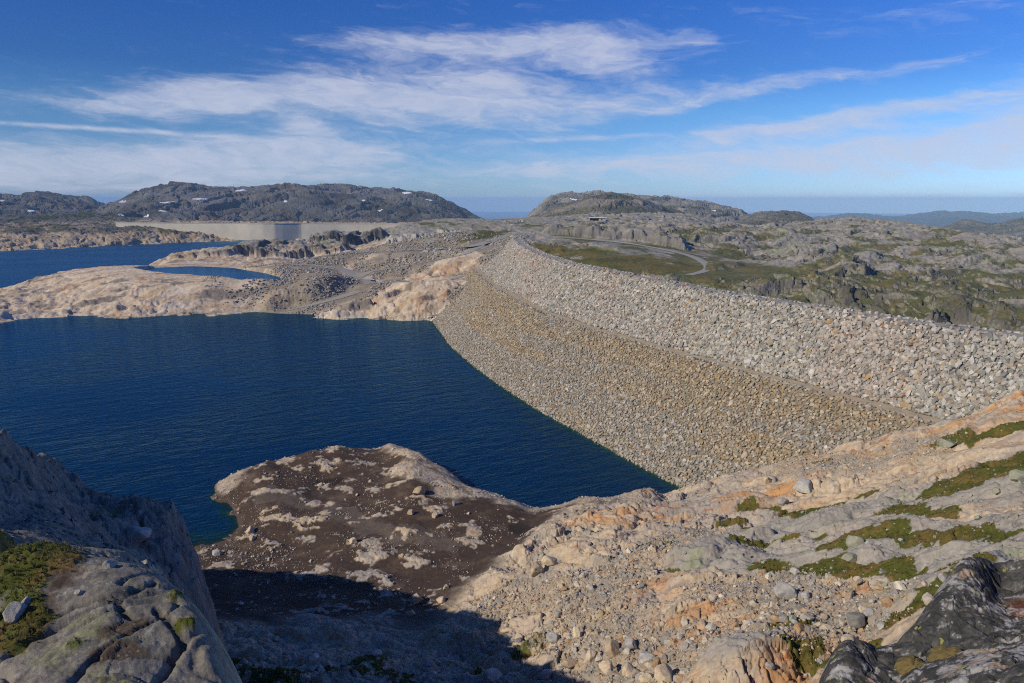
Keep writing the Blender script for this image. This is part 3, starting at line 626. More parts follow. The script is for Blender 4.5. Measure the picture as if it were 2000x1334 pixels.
def road_xyz(L):
    out = []
    for q in L:
        a, r0, T = q if abs(q[0]) < 3 else Z_(*q)
        out.append((math.sin(a) * r0, math.cos(a) * r0, H - T * r0))
    P = np.array(out); n = len(P); t = np.linspace(0, n - 1, n * 14)
    i = np.clip(t.astype(int), 0, n - 2); f = (t - i)[:, None]; g = lambda j: P[np.clip(j, 0, n - 1)]
    p0, p1, p2, p3 = g(i - 1), g(i), g(i + 1), g(i + 2)
    return .5 * (2 * p1 + (p2 - p0) * f + (2 * p0 - 5 * p1 + 4 * p2 - p3) * f ** 2 + (3 * p1 - p0 - 3 * p2 + p3) * f ** 3)
ROADS = {k: road_xyz(v) for k, v in road_pts.items()}
ROADW = {'main': 9, 'loop': 5.5, 'low': 8, 'low2': 6, 'up': 7, 'shelf': 9}
for k, P in ROADS.items():
    bx = (X > P[:, 0].min() - 40) & (X < P[:, 0].max() + 40) & (Y > P[:, 1].min() - 40) & (Y < P[:, 1].max() + 40)
    xs, ys = X[bx], Y[bx]; d = np.full(xs.shape, 1e9, np.float32); zr = np.zeros(xs.shape, np.float32)
    Q = P[::3]
    for p0, p1 in zip(Q[:-1], Q[1:]):
        e = p1[:2] - p0[:2]; t = np.clip(((xs - p0[0]) * e[0] + (ys - p0[1]) * e[1]) / (e @ e + 1e-9), 0, 1)
        dd = np.hypot(xs - p0[0] - t * e[0], ys - p0[1] - t * e[1]); m = dd < d; d = np.where(m, dd, d); zr = np.where(m, p0[2] + t * (p1[2] - p0[2]), zr)
    wd = ROADW[k] / 2; MD.Z[bx] = lerp(MD.Z[bx], zr - .25, smooth(d, wd * 1.2 + 14, wd * 1.3))
# rock cuts: steep steps above the quarry floor (plan line, floor side towards the viewer)
def cut(line, depth, width, seed, ragged=1.0, soft=1.5):
    P = np.array([(math.degrees(q[0]), q[1]) for q in line]); P = P[np.argsort(P[:, 0])]
    i0, i1 = np.searchsorted(AZ[:, 0], [P[0, 0] - .4, P[-1, 0] + .4]); out = np.zeros(X.shape, np.float32)
    x_, y_, r_, a_ = X[i0:i1], Y[i0:i1], R[i0:i1], AZ[i0:i1]
    rl = np.interp(a_, P[:, 0], P[:, 1]) + (fbm(x_ / 22, y_ / 22, 4, seed, .6) * 12 + blocky(x_, y_ * 1.3, 9, seed, 3.0)) * ragged
    top = depth * (.55 + .45 * smooth(fbm(x_ / 24, y_ / 24, 4, seed + 2, .6), -.25, .2))
    out[i0:i1] = smooth(a_, P[0, 0] - .3, P[0, 0] + .5) * smooth(a_, P[-1, 0] + .3, P[-1, 0] - .5) * smooth(r_ - rl, -soft, soft) * smooth(r_ - rl, width, width * .4) * top
    return out
cl = cut([Rr(460, 500, 672), Rr(520, 497, 668), Rr(600, 496, 672), Rr(680, 492, 676)], 8, 40, 901) \
    + cut([Rr(600, 472, 712), Rr(680, 470, 716), Rr(752, 466, 722)], 10, 50, 902) \
    + cut([Rr(330, 512, 672), Rr(400, 510, 668), Rr(470, 500, 668)], 5, 30, 903)
cl2 = cut([Rr(752, 488, 660), Rr(850, 488, 655), Rr(945, 480, 640)], 8.5, 60, 904, .6)
cl3 = cut([Rr(1060, 458, 592), Rr(1150, 464, 580), Rr(1250, 472, 565), Rr(1340, 490, 535)], 8.5, 60, 905, .5)
cl4 = 0
for k_, (ln_, dp_) in enumerate([([(1640, 600), (1690, 603), (1730, 622)], 6), ([(1815, 628), (1860, 630), (1890, 634)], 5), ([(1930, 640), (1975, 643)], 4), ([(1585, 545), (1640, 540), (1700, 534)], 4.5),
                                 ([(1380, 528), (1450, 522)], 4), ([(1460, 476), (1540, 478)], 4), ([(1800, 566), (1870, 572)], 4)]):
    hh_ = [MD.hit(*q) for q in ln_]
    cl4 = cl4 + .6 * cut([(math.atan2(q[0], q[1]), math.hypot(q[0], q[1])) for q in hh_], dp_, 40, 920 + k_, 1.6, 5.0)
MD.Z = MD.Z + cl + cl2 + cl3 + cl4
# pond hollow
pm = smooth(pd_, 2, -3)
st3 = smooth(MD.normal_z(), .86, .60)
MD.Z = MD.Z + st3 * (fbm((X + Y * .6) / 9, MD.Z / 2.6, 4, 553, .6) * 3.0 + fbm((X + Y * .6) / 3, MD.Z / .9, 3, 555, .6) * .9) * smooth(R, 230, 260)
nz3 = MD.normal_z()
k1 = fbm(X / 28, Y / 28, 5, 541, .62); k2 = fbm((wx * .9 + wy * .43) / 22, (wy * .9 - wx * .43) / 6, 5, 551, .6); k3 = fbm(X / 6, Y / 6, 4, 561, .65); k4 = fbm(X / 90, Y / 90, 4, 571)
g3 = mixc(np.broadcast_to(np.array((.255, .24, .215), np.float32), X.shape + (3,)).copy(), (.34, .315, .285), smooth(k2, .0, .4))
g3 = mixc(g3, (.13, .12, .11), smooth(k3 + k1 * .5, .12, .45) * .7)
g3 = mixc(g3, (.25, .27, .15), smooth(fbm(X / 34, Y / 34, 5, 581, .65), .08, .4) * .5)
g3 = mixc(g3, (.26, .17, .11), smooth(fbm(X / 25, Y / 25, 5, 583, .62), .25, .45) * .4)
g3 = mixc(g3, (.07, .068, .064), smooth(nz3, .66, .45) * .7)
b3 = mixc(np.broadcast_to(np.array((.52, .42, .32), np.float32), X.shape + (3,)).copy(), TAN, smooth(k2 + k1 * .3, -.1, .35) * .75)
b3 = mixc(b3, (.17, .15, .135), smooth(fbm((X * .97 + Y * .24) / 40, (Y * .97 - X * .24) / 11, 5, 549, .62) + k3 * .25, .08, .24) * .8)
b3 = mixc(b3, (.58, .50, .41), smooth(-fbm((X * .97 + Y * .24) / 40, (Y * .97 - X * .24) / 11, 5, 549, .62) + k3 * .25, .10, .30) * .7)
b3 = mixc(b3, (.36, .19, .09), smooth(fbm(X / 30, Y / 30, 5, 591, .62), .22, .42) * .6)
draw = np.maximum(smooth(MD.Z + k1 * 6, 31, 24), creamo) * (1 - right)
c3 = g3 + (b3 - g3) * draw[..., None]
gravc = mixc(np.broadcast_to(np.array((.225, .185, .14), np.float32), X.shape + (3,)).copy(), (.28, .255, .22), smooth(k3, -.1, .4))
gravc = mixc(gravc, (.12, .105, .09), smooth(fbm(X / 2.5, Y / 2.5, 3, 543, .6), .1, .35) * .7)
c3 = c3 + (gravc - c3) * (np.maximum(quarry * smooth(k1 + .25, -.1, .25), smooth(poly_dist(X, Y, ROADS['low'][:28, :2]), 22, 10)) * .9)[..., None]
m3 = smooth(fbm(X / 30, Y / 30, 5, 611, .6) - hp * .9 - hp2 * .5 + k4 * .3 + .60 * smooth(R, 500, 300) * right * smooth(AZ, 4, 16) + .2 * smooth(R, 480, 300) * right + .17 - .3 * smooth(R, 600, 900), .06, .30) * smooth(nz3, .60, .82) * np.clip(right + smooth(MD.Z, 40, 44), 0, 1)
m3 = np.maximum(m3 * .85, grassb * .95 * smooth(fbm(X / 14, Y / 14, 4, 615) + .55, .12, .35))
verge = smooth(poly_dist(X, Y, np.array([MD.hit(*q)[:2] for q in ((915, 466), (950, 459), (985, 453))])), 12, 6)
m3 = np.maximum(m3, verge * .9)
mg = mixc(np.broadcast_to(np.array((.062, .072, .012), np.float32), X.shape + (3,)).copy(), (.120, .098, .022), smooth(fbm(X / 20, Y / 20, 4, 621) + grassb * .25, -.1, .3))
c3 = c3 + (mg - c3) * m3[..., None]
c3 = mixc(c3, (.075, .072, .068), smooth(cl, .6, 2.5) * smooth(nz3, .9, .65) * .75)
c3 = mixc(c3, (.40, .38, .35), smooth(cl2, .6, 3) * smooth(nz3, .92, .7) * .8)
c3 = mixc(c3, (.085, .08, .074), smooth(cl4, .5, 2.5) * smooth(nz3, .88, .65) * .85)
c3 = mixc(c3, (.20, .19, .185), smooth(cl3, .6, 3) * smooth(nz3, .92, .7) * .7)
MD.Z = lerp(MD.Z, np.minimum(MD.Z, POND_Z - 1.4), pm)
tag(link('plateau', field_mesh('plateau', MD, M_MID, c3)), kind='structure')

# road sheets, draped a little above the cut ground
M_ROAD = plain_mat('gravel_road', (.26, .25, .235), .95, noise=1.2, vary=.25)
for k, P in ROADS.items():
    t = np.gradient(P[:, :2], axis=0); t /= np.linalg.norm(t, axis=1)[:, None] + 1e-9; nrm = np.c_[-t[:, 1], t[:, 0]]
    wd = ROADW[k] / 2 * (1 + fbm(np.arange(len(P)) * .35, np.zeros(len(P)), 3, 5) * .25)[:, None]
    rowsP = [np.c_[P[:, :2] + nrm * wd * s, P[:, 2] + {0: .14}.get(s, .02) - abs(s) * .06] for s in (-1, -.5, 0, .5, 1)]
    tag(link('road', np_mesh('road', np.stack(rowsP, 1).reshape(-1, 3), grid_faces(len(P), 5)[:, ::-1], M_ROAD)), kind='structure')

# ------------------------------------------------------------------ far shore, mountains, lowland, sea
def far_field(name, pts, az_deg, r_rng, res, relief, colour, lw=1.2, mat=M_FAR):
    f = Field(pts, az_deg, r_rng, (120, 120), lw=lw).grid(*res)
    x, y = f.X, f.Y
    f.Z = f.Z + relief(x, y, f.Z)
    tag(link(name, field_mesh(name, f, mat, colour(x, y, f))), kind='structure')
    return f
def rocky(sc, amp, seed, cliff=1.0):
    def fn(x, y, z):
        wx = x + fbm(x / sc, y / sc, 3, seed) * sc * .35; wy = y + fbm(x / sc, y / sc, 3, seed + 2) * sc * .35
        return amp * ((billow(wx / sc, wy / sc, 5, seed + 4, .55) - .28) * 1.5 + blocky(wx, wy * 1.2, sc * .35, seed % 40, .55 * cliff) + blocky(wx, wy, sc * .12, seed % 30, .16 * cliff) + fbm(x / (sc * .08), y / (sc * .08), 3, seed + 9) * .1)
    return fn
def mtn_col(base, dark, green, seed, sc, gz=(0, 1), gamt=.8):
    def fn(x, y, f):
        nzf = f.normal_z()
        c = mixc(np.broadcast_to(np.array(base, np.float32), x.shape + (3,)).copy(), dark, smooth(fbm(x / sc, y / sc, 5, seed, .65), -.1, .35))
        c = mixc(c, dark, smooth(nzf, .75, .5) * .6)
        c = mixc(c, (.14, .10, .06), smooth(fbm(x / sc * .8, y / sc * .8, 5, seed + 31, .6), .12, .4) * .5)
        g = smooth(fbm(x / sc / 1.5, y / sc / 1.5, 5, seed + 7, .6) + smooth(f.Z, gz[1], gz[0]) * .5, .22, .45) * smooth(nzf, .6, .85) * gamt
        return mixc(c, green, g)
    return fn
# cream drawdown shore beyond the upper arm, with the dark heath behind it
fs = []
for p in [(-60, 492, 0), (0, 490, 0), (100, 486, 0), (200, 481, 0), (300, 476, 0), (380, 473, 0), (450, 471, 0), (520, 470, 0), (560, 470, 0)]:
    a, r0, T = Z_(*p); fs += [(a, r0, T), (a, r0 - 70, (H + 12) / (r0 - 70)), (a, 1000, (H + 40) / 1000)]
for px, py, r0 in [(-60, 452, 1500), (0, 452, 1500), (100, 450, 1500), (200, 447, 1480), (300, 451, 1330), (380, 461, 1300), (430, 466, 1335), (0, 440, 1900), (100, 438, 1900), (200, 438, 1850), (0, 425, 2500), (100, 420, 2500), (200, 418, 2400), (260, 440, 1650), (350, 448, 1520), (420, 457, 1430), (500, 460, 1450), (600, 455, 1600), (500, 436, 2300), (700, 436, 2300), (800, 436, 2300), (-60, 425, 2500), (650, 450, 1700), (300, 430, 2400), (250, 436, 1900), (600, 436, 2000)]:
    fs.append(Rr(px, py, r0))
def fs_col(x, y, f):
    nzf = f.normal_z(); k = fbm(x / 60, y / 30, 5, 711, .62)
    c = mixc(np.broadcast_to(np.array(CREAM, np.float32), x.shape + (3,)).copy() * .85, TAN, smooth(k, -.1, .3) * .9)
    c = mixc(c, (.15, .135, .12), smooth(fbm(x / 30, y / 16, 5, 715, .65), .10, .4) * .8)
    h = mixc(np.broadcast_to(np.array((.10, .095, .085), np.float32), x.shape + (3,)).copy(), (.042, .050, .016), smooth(fbm(x / 120, y / 120, 5, 721, .6), -.1, .25))
    h = mixc(h, (.2, .185, .17), smooth(fbm(x / 50, y / 50, 5, 725, .65), .2, .42) * .6)
    return c + (h - c) * smooth(f.Z + k * 8, 13, 21)[..., None]
FS = far_field('shore', fs, (-44, -2), (1000, 2600), (700, 420), rocky(70, 9, 700), fs_col)
DARK, MG = (.085, .082, .085), (.040, .050, .016)
def hill(name, sky_line, r0, base_y, base_r, az, seed, sc, amp, base, dark=DARK, green=MG, back=900, gz=(60, 130), gamt=.8, mid_f=.5, res=(900, 300)):
    """a massif: its skyline in the photo at distance r0, its foot on base_y at base_r"""
    P = []
    for px, py in sky_line:
        a, r_, T = Rr(px, py, r0); P.append((a, r_, T))
        Tb = pt(px, base_y, r=1)[2]; P.append((a, base_r, Tb)); P.append((a, base_r * .88, Tb + .03))
        P.append((a, r0 - (r0 - base_r) * (1 - mid_f), Tb + (T - Tb) * (.72 if mid_f > .4 else .5)))
        P.append((a, r0 + back * .5, T + .012)); P.append((a, r0 + back, T + .08))
    a0 = math.degrees(pt(sky_line[0][0], 400, r=1)[0]); a1 = math.degrees(pt(sky_line[-1][0], 400, r=1)[0])
    return far_field(name, P, (a0, a1), (base_r * .9, r0 + back), res, rocky(sc, amp, seed), mtn_col(base, dark, green, seed, sc * .8, gz, gamt))
HL = hill('mountain', [(-80, 385), (0, 383), (25, 383), (50, 379), (90, 380), (130, 385), (170, 390), (210, 400), (260, 425), (330, 440)], 3900, 436, 2500, None, 731, 420, 38, (.15, .145, .145), (.06, .058, .06), gamt=.4)
HM = hill('mountain', [(150, 440), (190, 412), (215, 397), (235, 390), (265, 383), (300, 374), (370, 366), (430, 366), (480, 370), (535, 366), (565, 362), (620, 368), (650, 375), (700, 372), (760, 373), (800, 377), (840, 382), (870, 395), (890, 405), (915, 425), (935, 450)], 3000, 442, 2250, None, 741, 330, 30, (.145, .14, .14), (.055, .053, .056), gamt=.28)
HM2 = hill('mountain', [(830, 440), (850, 400), (870, 391), (890, 396), (910, 412), (930, 426), (950, 436), (975, 450)], 3700, 440, 3100, None, 751, 200, 16, (.16, .155, .15), (.06, .058, .06), gamt=.4)
ME = hill('mountain', [(1010, 450), (1030, 432), (1045, 408), (1055, 392), (1075, 381), (1110, 379), (1160, 382), (1200, 386), (1260, 388), (1300, 388), (1340, 392), (1400, 400), (1440, 406), (1463, 420), (1480, 436), (1500, 450)], 2700, 436, 2100, None, 761, 230, 22, (.28, .265, .245), (.12, .115, .11), gamt=.35)
MF = hill('hill', [(985, 452), (1010, 442), (1060, 420), (1090, 408), (1130, 392), (1160, 382), (1200, 379), (1230, 384), (1270, 396), (1300, 412), (1330, 428), (1370, 440), (1420, 452)], 1900, 440, 1380, None, 771, 190, 13, (.225, .20, .175), (.12, .11, .10), (.060, .066, .020), gamt=.7)
MR = hill('hill', [(1400, 452), (1440, 430), (1470, 418), (1500, 414), (1540, 412), (1565, 415), (1585, 425), (1600, 440), (1640, 470)], 2300, 446, 1800, None, 781, 170, 11, (.22, .205, .195), (.11, .108, .105), gamt=.5)
FR = hill('hill', [(1720, 480), (1760, 456), (1790, 450), (1815, 460), (1850, 446), (1870, 432), (1890, 428), (1920, 436), (1945, 452), (1975, 446), (2000, 436), (2060, 415), (2100, 410)], 3600, 505, 2300, None, 791, 330, 24, (.17, .165, .155), (.10, .10, .098), (.06, .066, .028), gamt=.6)
RB = hill('mountain', [(1400, 452), (1500, 440), (1590, 426), (1650, 422), (1700, 424), (1760, 428), (1800, 421), (1840, 412), (1880, 414), (1920, 420), (1960, 423), (2000, 426), (2100, 420)], 13000, 470, 9000, None, 801, 1300, 80, (.030, .036, .034), (.022, .026, .026), (.02, .03, .015), back=4000, gamt=.6, res=(500, 200))
RB2 = hill('mountain', [(1550, 440), (1640, 428), (1720, 424), (1800, 428), (1900, 420), (1980, 419), (2040, 416), (2120, 418)], 21000, 440, 17000, None, 811, 2200, 110, (.030, .036, .034), (.022, .026, .026), (.02, .03, .015), back=5000, gamt=.6, res=(400, 120))

M_LOW = plain_mat('lowland_heath', (.06, .06, .045), .95, noise=.002, vary=.4)
def sheet(name, r0, r1, z, na, nr, mat, a0=-60, a1=60, curve_=0):
    a = np.radians(np.linspace(a0, a1, na))[:, None]; r = np.exp(np.linspace(math.log(r0), math.log(r1), nr))[None, :]
    V = np.stack([np.sin(a) * r, np.cos(a) * r, np.full((na, nr), z) + 0 * a], -1).reshape(-1, 3)
    return np_mesh(name, V, grid_faces(na, nr)[:, ::-1], mat)
SEA_Z = -470.0
def water_mat(name, deep, shallow, wave, amp, rough=.12, attr=True, refl=.62):
    """dark water body under a polarised (weakened) sky reflection"""
    m = bpy.data.materials.new(name); m.use_nodes = True; t = NT(m.node_tree); t.n.remove(t.n['Principled BSDF'])
    pos = t.new('ShaderNodeNewGeometry').outputs['Position']
    sp = t.new('ShaderNodeSeparateXYZ'); t.put(sp.inputs[0], pos)
    # wind ripples: crests stretched across the wind, several sizes
    u = t.math('ADD', t.math('MULTIPLY', sp.outputs[0], .88), t.math('MULTIPLY', sp.outputs[1], .47))
    v = t.math('ADD', t.math('MULTIPLY', sp.outputs[0], -.47), t.math('MULTIPLY', sp.outputs[1], .88))
    n1 = t.noise(t.comb(t.math('MULTIPLY', u, .30), v, 0), wave, 3, .55, .5)
    n2 = t.noise(t.comb(t.math('MULTIPLY', u, .45), v, 4), wave * .31, 2, .5, .3)
    gust = t.noise(t.comb(t.math('MULTIPLY', u, .4), v, 7), .02, 4, .6, .8)
    bp = t.new('ShaderNodeBump'); bp.inputs['Distance'].default_value = amp
    t.put(bp.inputs['Strength'], t.maprange(gust, .35, .65, .35, 1.0))
    t.put(bp.inputs['Height'], t.math('ADD', n1, t.math('MULTIPLY', n2, 1.6)))
    dl = t.new('ShaderNodeVectorMath', operation='LENGTH'); t.put(dl.inputs[0], pos)
    gl = t.new('ShaderNodeBsdfGlossy'); gl.inputs['Color'].default_value = (.38, .76, .96, 1); t.put(gl.inputs['Normal'], bp.outputs[0]); t.put(gl.inputs['Roughness'], t.maprange(dl.outputs['Value'], 120, 1000, rough, rough + .2))  # blue tint stands in for ripples reflecting the higher, bluer sky
    df = t.new('ShaderNodeBsdfDiffuse'); t.put(df.inputs['Normal'], bp.outputs[0])
    fr = t.new('ShaderNodeFresnel'); fr.inputs['IOR'].default_value = 1.333; t.put(fr.inputs['Normal'], bp.outputs[0])
    mx = t.new('ShaderNodeMixShader'); t.put(mx.inputs[0], t.math('MULTIPLY', fr.outputs[0], refl)); t.put(mx.inputs[1], df.outputs[0]); t.put(mx.inputs[2], gl.outputs[0])
    out = [n for n in t.n if n.type == 'OUTPUT_MATERIAL'][0]; t.put(out.inputs[0], mx.outputs[0])
    if attr:
        d = t.new('ShaderNodeAttribute', attribute_name='depth').outputs['Fac']
        t.put(df.inputs[0], t.mix(t.maprange(d, 0, 2.6), (*shallow, 1), (*deep, 1)))
        tr = t.new('ShaderNodeBsdfTransparent'); tr.inputs[0].default_value = (.45, .75, .72, 1)
        m2 = t.new('ShaderNodeMixShader'); t.put(m2.inputs[0], t.maprange(d, -.1, 1.6, .25, 1.0)); t.put(m2.inputs[1], tr.outputs[0]); t.put(m2.inputs[2], mx.outputs[0])
        t.put(out.inputs[0], m2.outputs[0])
    else: df.inputs[0].default_value = (*deep, 1)
    return m
M_LAKE = water_mat('lake_water', (.0008, .0185, .056), (.004, .034, .042), .8, .42)
M_SEA = water_mat('sea_water', (.02, .06, .14), (.02, .06, .14), .02, 2.0, .25, attr=False)
M_POND = water_mat('pond_water', (.008, .04, .12), (.02, .06, .06), 1.6, .06, .08, attr=False)
# lake: polar sheet carrying the depth of the bed below it
def bed(x, y):
    z = np.maximum(np.maximum(N1.sample(x, y), N2.sample(x, y)), np.where(np.hypot(x, y) > 330, MD.sample(x, y), -1e3))
    dt = poly_dist(x.astype(np.float32), y.astype(np.float32), to)
    slope_h = np.linalg.norm(to - be, axis=1).mean() / ZB
    return np.where(z * 4 > -dt / slope_h, z * 4, -dt / slope_h)              # silty bed hides sooner than the clean dam foot
la = np.radians(np.linspace(-64, 40, 700))[:, None]; lr = np.exp(np.linspace(math.log(60), math.log(1700), 520))[None, :]
lx, ly = np.sin(la) * lr, np.cos(la) * lr
dep = np.clip(-bed(lx, ly), -1, 40)
lk = link('lake_water', np_mesh('lake', np.stack([lx, ly, 0 * lx], -1).reshape(-1, 3), grid_faces(700, 520)[:, ::-1], M_LAKE, attrs={'depth': dep}))
tag(lk, kind='structure')
pa = resample(pond_line, 80); pa = pa[:-1] + (pa[:-1] - pa.mean(0)) * .05
bm = bmesh.new(); bm.faces.new([bm.verts.new((*p, POND_Z)) for p in pa])
if bm.faces[:][0].normal.z < 0: pass
bm.normal_update()
for fc in bm.faces:
    if fc.normal.z < 0: fc.normal_flip()
me = bpy.data.meshes.new('pond'); bm.to_mesh(me); bm.free(); me.materials.append(M_POND)
tag(link('pond_water', me), kind='structure')
tag(link('ground', sheet('ground', 1200, 9500, -420, 60, 60, M_LOW)), kind='structure')
tag(link('sea', sheet('sea', 8000, 32000, SEA_Z + 0, 60, 60, M_SEA)), kind='structure')

# ------------------------------------------------------------------ stones
def rock_proto(seed, n=15, flat=.7, level=0):
    r_ = np.random.default_rng(seed); bm = bmesh.new()
    p = r_.normal(size=(n, 3)); p /= np.linalg.norm(p, axis=1)[:, None]; p *= r_.uniform(.82, 1.12, (n, 1))
    p = np.sign(p) * np.abs(p) ** .8; p *= np.array([1.0, r_.uniform(.65, .95), flat * r_.uniform(.8, 1.1)])
    for q in p: bm.verts.new(q)
    h = bmesh.ops.convex_hull(bm, input=bm.verts)
    bmesh.ops.delete(bm, geom=[v for v in h['geom_interior'] if isinstance(v, bmesh.types.BMVert)], context='VERTS')
    bmesh.ops.triangulate(bm, faces=bm.faces); bmesh.ops.recalc_face_normals(bm, faces=bm.faces)
    bm.verts.index_update()
    Vv = np.array([v.co[:] for v in bm.verts], np.float32); Ff = np.array([[v.index for v in f.verts] for f in bm.faces], np.int32)
    bm.free(); return Vv * .5, Ff
BLOCKS = [rock_proto(100 + i, 14, .68) for i in range(14)]
def rot_mats(n, r_, tilt=.5):
    a = r_.uniform(0, 2 * np.pi, n); ca, sa = np.cos(a), np.sin(a); z = np.zeros(n); o = np.ones(n)
    Rz = np.stack([np.stack([ca, -sa, z], -1), np.stack([sa, ca, z], -1), np.stack([z, z, o], -1)], 1)
    b = r_.normal(0, tilt, n); cb, sb = np.cos(b), np.sin(b)
    Rx = np.stack([np.stack([o, z, z], -1), np.stack([z, cb, -sb], -1), np.stack([z, sb, cb], -1)], 1)
    d = r_.uniform(0, 2 * np.pi, n); cd, sd_ = np.cos(d), np.sin(d)
    Rw = np.stack([np.stack([cd, -sd_, z], -1), np.stack([sd_, cd, z], -1), np.stack([z, z, o], -1)], 1)
    return Rw @ Rx @ Rz
def frame_from_normal(n):
    up = np.array([0, 0, 1.0]); t = np.cross(n, up); l = np.linalg.norm(t, axis=1)[:, None]; t = np.where(l > 1e-3, t / np.maximum(l, 1e-6), np.array([1.0, 0, 0])); b = np.cross(n, t)
    return np.stack([t, b, n], -1)
def merged(name, protos, pos, size, M, cols, pick, mat, smooth_shade=False):
    Vs, Fs, Cs = [], [], []; o = 0
    for k, (pv, pf) in enumerate(protos):
        idx = np.where(pick == k)[0]
        if not len(idx): continue
        v = np.einsum('nij,vj->nvi', M[idx], pv) * size[idx, None, None] + pos[idx, None, :]
        f = pf[None] + (np.arange(len(idx)) * len(pv))[:, None, None] + o
        Vs.append(v.reshape(-1, 3)); Fs.append(f.reshape(-1, 3)); Cs.append(np.repeat(cols[idx], len(pv), 0)); o += len(idx) * len(pv)
    return np_mesh(name, np.vstack(Vs), np.vstack(Fs), mat, np.vstack(Cs), smooth_shade)
def single(name, proto, M, size, col, mat, smooth_shade=False):
    pv, pf = proto
    return np_mesh(name, (M @ pv.T).T * size, pf, mat, np.repeat(col[None], len(pv), 0), smooth_shade)
def project(p):
    q = np.asarray(p) - np.array([0, 0, H]); dz = q[:, 1] * math.cos(PITCH) - q[:, 2] * math.sin(PITCH); up = q[:, 1] * math.sin(PITCH) + q[:, 2] * math.cos(PITCH)
    return 1000 + F * q[:, 0] / dz, 667 - F * up / dz, dz

# dam body: faces of the fill, berm track and crest road as its parts
dam = empty('rockfill_dam', (20, 300, 0))
tag(dam, 'long curved rockfill dam faced with loose stone blocks, between the lake and the plateau', 'dam')
def strip_mesh(A, B, n, mat, colr, bump=.0, seed=0):
    t = np.linspace(0, 1, n)[None, :, None]; P = A[:, None, :] * (1 - t) + B[:, None, :] * t
    P[..., 2] += fbm(P[..., 0] / 3, P[..., 1] / 3, 3, seed) * bump
    cc = np.broadcast_to(np.array(colr, np.float32), P.shape).reshape(-1, 3) * (1 + .3 * fbm(P[..., 0] / 2, P[..., 1] / 2, 3, seed + 3)).reshape(-1, 1)
    return P, np_mesh('dam_strip', P.reshape(-1, 3), grid_faces(len(A), n), mat, cc)
def dam_part(name, i, j, n, colr, bump):
    _, me = strip_mesh(ROWS[i], ROWS[j], n, M_STONE, colr, bump, i * 5)
    o = link(name, me); o.parent = dam; o.matrix_parent_inverse = Matrix.Translation(-dam.location); return o
dam_part('lower_face', 0, 2, 60, (.20, .16, .115), .3)
dam_part('berm_track', 2, 3, 6, (.37, .31, .225), .2)
dam_part('upper_face', 3, 4, 40, (.19, .175, .16), .3)
dam_part('crest_road', 4, 5, 6, (.27, .255, .235), .08)
dam_part('downstream_face', 5, 6, 30, (.20, .19, .17), .5)

def scatter_face(A, B, spacing, r_, t0=0., t1=1.):
    """jittered grid over the ruled face between two rows"""
    LA = np.linalg.norm(np.diff((A + B) / 2, axis=0), axis=1); L = np.r_[0, LA.cumsum()]; wid = np.linalg.norm(B - A, axis=1).mean() * (t1 - t0)
    ns, nt = int(L[-1] / spacing), int(wid / spacing)
    s, t = np.meshgrid((np.arange(ns) + .5) / ns, (np.arange(nt) + .5) / nt, indexing='ij')
    s = np.clip(s + r_.uniform(-.45, .45, s.shape) / ns, 0, 1).ravel(); t = np.clip(t + r_.uniform(-.45, .45, t.shape) / nt, 0, 1).ravel(); t = t0 + t * (t1 - t0)
    i = np.interp(s * L[-1], L, np.arange(len(L)))
    def at(C): return np.c_[[np.interp(i, np.arange(len(L)), C[:, q]) for q in range(3)]].T
    a, b = at(A), at(B); tang = at(np.gradient(A, axis=0)); n = np.cross(tang, b - a); n /= np.linalg.norm(n, axis=1)[:, None]; n *= np.sign(n[:, 2:3])
    return a + (b - a) * t[:, None], n, t
sr = np.random.default_rng(21)
PAL = np.array([(.33, .32, .295), (.40, .388, .36), (.26, .255, .235), (.20, .20, .188), (.345, .308, .275), (.36, .305, .235), (.29, .24, .18), (.36, .25, .13), (.27, .15, .09), (.45, .43, .41)])
P_UP = np.array([.21, .17, .16, .11, .14, .08, .06, .012, .010, .07]); P_LOW = np.array([.12, .08, .12, .10, .11, .19, .22, .02, .006, .035])
allp, alln, alls, allc, allz = [], [], [], [], []
